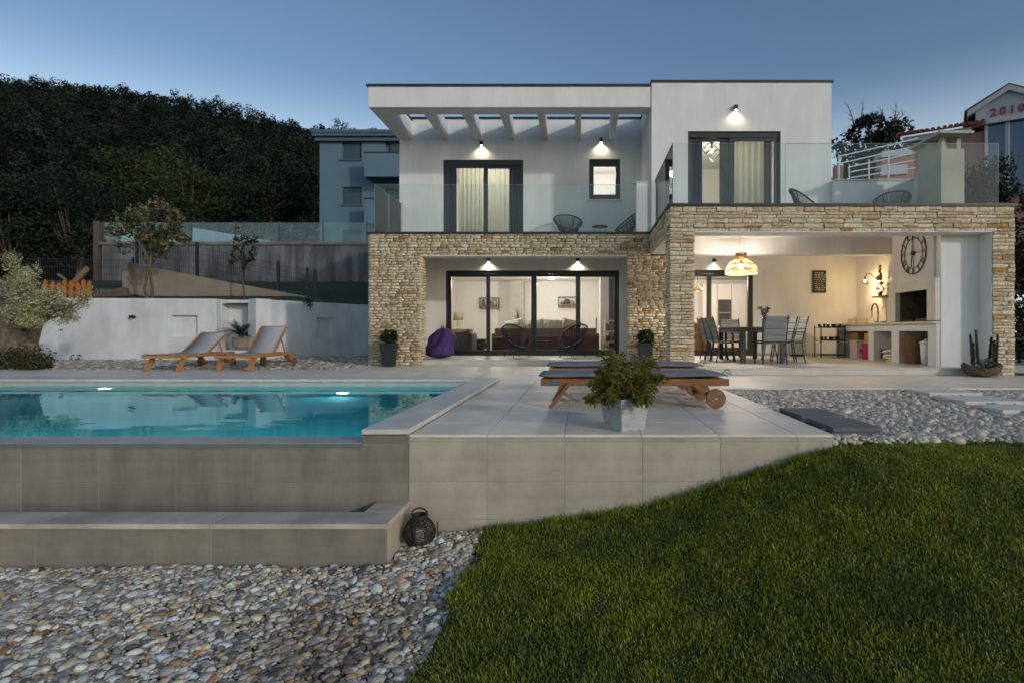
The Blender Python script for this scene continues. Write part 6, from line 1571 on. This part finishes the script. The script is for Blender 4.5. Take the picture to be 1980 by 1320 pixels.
# ---- living room furniture
LEATH = mat('brown_leather', (.13, .05, .025), rough=.45, var=.2, vscale=6); CREAM = mat('cream_cushion', (.52, .52, .40), rough=.9, var=.1, vscale=12); GRYF = mat('grey_armchair_cloth', (.10, .105, .105), rough=.9, var=.1, vscale=16)
o = thing('sofa', 'brown leather sofa seen from behind through the living-room door', 'sofa', (PX(1055, 17.2), 17.2, FL + .01)); w2 = 1.55
MB().box(-w2, w2, -.12, .10, .06, .74).build('backrest', LEATH, o, bevel=.03); MB().box(-w2, w2, .10, .9, .06, .42).build('seat', LEATH, o, bevel=.04)
for s in (-1, 1): MB().box(s * w2 - .10, s * w2 + .10, -.10, .9, .06, .58).build('armrest', LEATH, o, bevel=.03)
for sx in (-1, 1):
    for y in (0, .8): MB().lathe([(.03, 0), (.03, .06)], 10, (sx * 1.45, y, 0)).build('foot', BLACK, o)
r = random.Random(2)
for k, x in enumerate((-.95, -.35, .22, .78)):
    c_ = thing('sofa_cushion', ['cream cushion at the left end of the sofa back', 'cream cushion second from the left on the sofa back', 'large cream cushion right of centre on the sofa back', 'cream cushion at the right end of the sofa back'][k], 'cushion', Vector(o.location) + Vector((x, .04, .82)), 0, 'cream cushions on the sofa')
    soft_pad(-.29, .29, -.19, .19, -.10, .10, 16, 10, seed=k, sag=.05).rot(Matrix.Rotation(R(-14 + 9 * k), 4, 'Y') @ Matrix.Rotation(R(72), 4, 'X')).build('cushion_cover', CREAM, c_, smooth=True); MB().tube([(-.33, -.11, .0), (0, -.115, .0), (.33, -.11, .0)], .006, 5).build('piping', CREAM, c_)
o = thing('folded_throw', 'brown and orange throw over the right sofa arm', 'throw', (PX(1100, 17.1), 17.1, FL + .6)); soft_pad(-.16, .16, -.1, .2, .05, .26, 12, 8, seed=5, sag=.05).build('throw_cloth', mat('throw_cloth', (.30, .12, .06), rough=.9, var=.3, vscale=20), o, smooth=True); MB().box(-.15, .15, -.11, -.10, -.1, .12).build('fringe', MATS['throw_cloth'], o)
o = thing('armchair', 'grey armchair just inside the living-room door at the left', 'armchair', (PX(884, 16.4), 16.4, FL + .01)); MB().box(-.42, .42, -.35, .4, .05, .42).build('seat', GRYF, o, bevel=.04)
for s in (-1, 1): MB().box(s * .42 - .09, s * .42 + .09, -.40, .4, .05, .60).build('armrest', GRYF, o, bevel=.05)
q = MB(); q.poly([(-.5, -.45, .05), (.40, -.45, .05), (.44, -.45, .72), (.30, -.45, .66), (-.1, -.45, .60), (-.5, -.45, .68)], (0, .14, 0)); q.build('backrest', GRYF, o, bevel=.04)
for sx in (-.38, .38): MB().lathe([(.025, 0), (.025, .05)], 8, (sx, -.3, 0)).build('foot', BLACK, o)
o = thing('footstool', 'grey upholstered footstool beside the armchair', 'stool', (PX(920, 17.2), 17.2, FL + .01)); soft_pad(-.32, .32, -.25, .25, .06, .36, 14, 10).build('stool_body', GRYF, o, smooth=True); MB().box(-.33, .33, -.26, .26, .34, .42).build('cushion_top', GRYF, o, bevel=.035)
for sx in (-.24, .24): MB().lathe([(.02, 0), (.02, .1)], 8, (sx, -.18, 0)).build('foot', BLACK, o)
o = thing('wooden_cabinet', 'small wooden cabinet behind the grey armchair', 'cabinet', (PX(888, 19.2), 19.2, FL + .01)); WC = mat('cabinet_wood', (.24, .11, .045), rough=.5, var=.3, vscale=4); MB().box(-.5, .4, 0, .4, 0, .72).build('cabinet_body', WC, o, bevel=.008); MB().box(-.48, -.06, -.015, 0, .06, .66).build('door', WC, o); MB().box(-.04, .38, -.015, 0, .06, .66).build('door', WC, o)
o = thing('table_lamp', 'table lamp with cream drum shade on the wooden cabinet', 'lamp', (PX(886, 19.3), 19.3, FL + .73)); MB().lathe([(.08, 0), (.03, .04), (.05, .16), (.02, .26), (.02, .34)], 18).build('lamp_base', mat('lamp_ceramic', (.45, .40, .30), rough=.4), o, smooth=True); MB().lathe([(.17, .30), (.15, .58), (.147, .58), (.167, .30)], 22).build('lamp_shade', mat('shade_cloth', (.50, .46, .32), rough=.9, sub=.3), o, smooth=True)
o = thing('indoor_plant', 'dark strappy indoor plant behind the sofa', 'potted plant', (PX(1000, 18.2), 18.2, FL + .01)); MB().lathe([(.12, 0), (.16, .35), (.15, .35), (.11, .02)], 18).build('pot', POTM, o, smooth=True); r = random.Random(5)
MB().tube([(0, 0, .3), (.02, 0, 1.0)], .025, 6).build('stem', BARK, o)
for k in range(40):
    a = r.uniform(0, 6.28); el = r.uniform(.2, 1.4); d = Vector((math.cos(a) * math.cos(el), math.sin(a) * math.cos(el), math.sin(el))); p = Vector((.02, 0, 1.0)); q = MB(); sd = d.cross(Vector((0, 0, 1))).normalized() * .014; pts = []
    for i in range(6): pts.append((p.copy(), 1 - i / 5.2)); d = (d + Vector((0, 0, -.22))).normalized(); p = p + d * .10
    vs = []
    for p_, w_ in pts: vs += [p_ - sd * w_, p_ + sd * w_]
    q.add(vs, [(2 * i, 2 * i + 1, 2 * i + 3, 2 * i + 2) for i in range(5)]).build('frond', mat('strappy_leaf', (.025, .035, .018), rough=.5), o)
def wall_box(lab, px, py, w_, h_, Y, items):
    p = at(px, py, Y); o = thing('wall_shelf_frame', lab, 'shelf', p, 0, 'framed wall shelves in the living room'); q = MB()
    for z in (-h_ / 2, h_ / 2):
        for y in (-.2, 0): q.bar((-w_ / 2, y, z), (w_ / 2, y, z), .018, .018)
    for x in (-w_ / 2, w_ / 2):
        for y in (-.2, 0): q.bar((x, y, -h_ / 2), (x, y, h_ / 2), .018, .018)
    q.build('frame', BLACK, o); MB().box(-w_ / 2, w_ / 2, -.2, 0, -h_ * .28, -h_ * .22).build('board', WC, o)
    for k, (x, iw, ih, col) in enumerate(items): MB().lathe([(iw * .5, 0), (iw * .6, ih * .5), (iw * .4, ih)], 12, (x, -.1, -h_ * .22)).build('ornament', mat('orn_%s_%d' % (lab[:5], k), col, rough=.6), o, smooth=True)
wall_box('framed shelf with pictures on the left part of the living-room wall', 947, 587, .70, .40, 20.8, [(-.22, .12, .24, (.18, .07, .04)), (0, .14, .2, (.05, .04, .035)), (.2, .16, .26, (.30, .27, .22))])
wall_box('framed shelf with pale ornaments on the right part of the living-room wall', 1097, 585, .66, .38, 20.8, [(-.2, .1, .12, (.10, .06, .04)), (-.02, .2, .2, (.42, .33, .2)), (.18, .12, .15, (.12, .08, .05))])
o = thing('vacuum_cleaner', 'dark upright stick vacuum against the partition', 'vacuum cleaner', (PX(1153, 18.45), 18.45, FL + .01)); VM = mat('vacuum_plastic', (.04, .03, .045), rough=.4); MB().tube([(0, 0, .1), (0, .02, .95)], .018, 8).build('tube', VM, o); MB().lathe([(.05, 0), (.06, .25), (.03, .38)], 14, (0, 0, .12)).build('dust_cup', VM, o, smooth=True); MB().box(-.13, .13, -.1, .06, 0, .06).build('floor_head', VM, o, bevel=.01); MB().tube([(0, .02, .95), (0, -.03, 1.03), (0, .01, 1.08)], .018, 8).build('handle', VM, o)
o = thing('corner_table', 'small black-framed side table at the right end of the sofa', 'table', (PX(1137, 17.4), 17.4, FL + .01)); q = MB().box(-.22, .22, -.2, .2, .48, .50); q.build('tabletop', mat('pale_top', (.5, .48, .45), rough=.4), o)
for sx in (-1, 1):
    for sy in (-1, 1): MB().box(sx * .21 - .012, sx * .21 + .012, sy * .19 - .012, sy * .19 + .012, 0, .48).build('leg', BLACK, o)
o = thing('wire_table', 'small round wire table beside the left end of the sofa', 'table', (PX(964, 16.7), 16.7, FL + .01)); MB().lathe([(.18, .46), (.18, .48)], 24).build('tabletop', WC, o); q = MB()
for k in range(18): a = 2 * math.pi * k / 18; q.bar((.165 * math.cos(a), .165 * math.sin(a), 0), (.165 * math.cos(a), .165 * math.sin(a), .46), .008, .008)
q.build('wire_cage', BLACK, o)
o = thing('bookcase', 'open white bookcase with dark items behind the right door pane', 'bookcase', (PX(1186, 17.8), 17.8, FL + .01)); MB().box(-.28, -.25, 0, .3, 0, 1.0).box(.25, .28, 0, .3, 0, 1.0).box(-.25, .25, 0, .3, .3, .33).box(-.25, .25, 0, .3, .63, .66).box(-.25, .25, 0, .3, .97, 1.0).build('carcass', ROOMWHITE, o); r = random.Random(3)
for z in (.33, .66):
    for k in range(7): x = -.22 + .065 * k; MB().box(x, x + .055, .05, .25, z + .001, z + r.uniform(.15, .26)).build('book', mat('book_%d' % (k % 4), [(.25, .05, .03), (.05, .05, .06), (.3, .25, .15), (.12, .04, .02)][k % 4]), o)

# ---- kitchen
KW = mat('white_gloss_cabinet', (.66, .64, .62), rough=.2, var=.02, coat=.3); OAK = mat('oak_panel', (.30, .16, .06), rough=.5, var=.35, vscale=2, stretch=(10, 10, 1.5))
o = thing('kitchen_island', 'oak-fronted kitchen island just inside the sliding door', 'kitchen island', (PX(1345, 16.2), 16.2, FL + .01)); MB().box(-.5, .40, 0, .7, 0, .86).build('front_panel', OAK, o, bevel=.004); MB().box(-.55, .45, -.05, .75, .86, .90).build('worktop', mat('worktop', (.45, .38, .30), rough=.4), o, bevel=.004)
o = thing('kitchen_cabinet', 'tall white glossy kitchen cabinets with a built-in oven', 'cabinet', (4.9, 18.2, FL + .01))
for x0_, x1_ in ((-.65, -.15), (-.14, .36), (.37, .9)): MB().box(x0_, x1_ - .008, 1.4, 2.0, .08, 2.3).build('door', KW, o, bevel=.004)
MB().box(-.66, .9, 1.95, 2.1, 0, 2.35).build('carcass', KW, o)
ov = MB().box(-.12, .33, 1.37, 1.4, .85, 1.75).build('oven', mat('oven_glass', (.02, .02, .022), rough=.12), o); MB().box(-.08, .29, 1.34, 1.36, 1.28, 1.31).build('handle', STEEL, ov)
o = thing('wall_cabinet', 'white kitchen wall cabinets above the worktop at the right', 'cabinet', (6.0, 17.4, 1.55))
for k in range(3): MB().box(-.05, .9, -1.2 + .9 * k, -1.2 + .9 * k + .89, 0, .85).build('door', KW, o, bevel=.004)
MB().box(-.04, .9, -1.2, 1.5, -.02, -.001).build('underside', OAK, o)
o = thing('base_cabinet', 'white kitchen base cabinets with oak worktop along the right wall', 'cabinet', (6.0, 17.4, FL + .01)); 
for k in range(3): MB().box(-.25, .9, -1.2 + .9 * k, -1.2 + .9 * k + .89, .08, .85).build('door', KW, o, bevel=.004)
MB().box(-.3, .95, -1.25, 1.5, .851, .89).build('worktop', OAK, o)
o = thing('kitchen_pendant', 'small brass dome pendant lamp inside the kitchen', 'lamp', (PX(1349, 16.6), 16.6, 1.98)); MB().lathe([(.15, 0), (.14, .03), (.09, .10), (.03, .15), (.02, .20)], 24).build('shade', mat('brass', (.42, .26, .10), rough=.35, metal=.8), o, smooth=True); MB().tube([(0, 0, .2), (0, 0, .66)], .006, 6).build('cord', BLACK, o); MB().lathe([(0, .005), (.11, .012)], 20).build('diffuser', mat('pendant_diffuser', (1, 1, 1), emit=(1, .85, .6), estr=9), o); point_light('pendant_light', (0, 0, -.06), 10, (1, .82, .56), o, .06)
for k, (x, y, col, lab) in enumerate(((5.85, 16.5, (.35, .07, .03), 'small red jar on the kitchen worktop'), (5.9, 16.75, (.5, .4, .2), 'small yellow jar on the kitchen worktop'))):
    tag(MB().lathe([(.06, 0), (.065, .14), (.05, .16), (0, .165)], 14, (x, y, FL + .90)).build('jar', mat('jar_%d' % k, col, rough=.4), smooth=True), lab, 'jar')
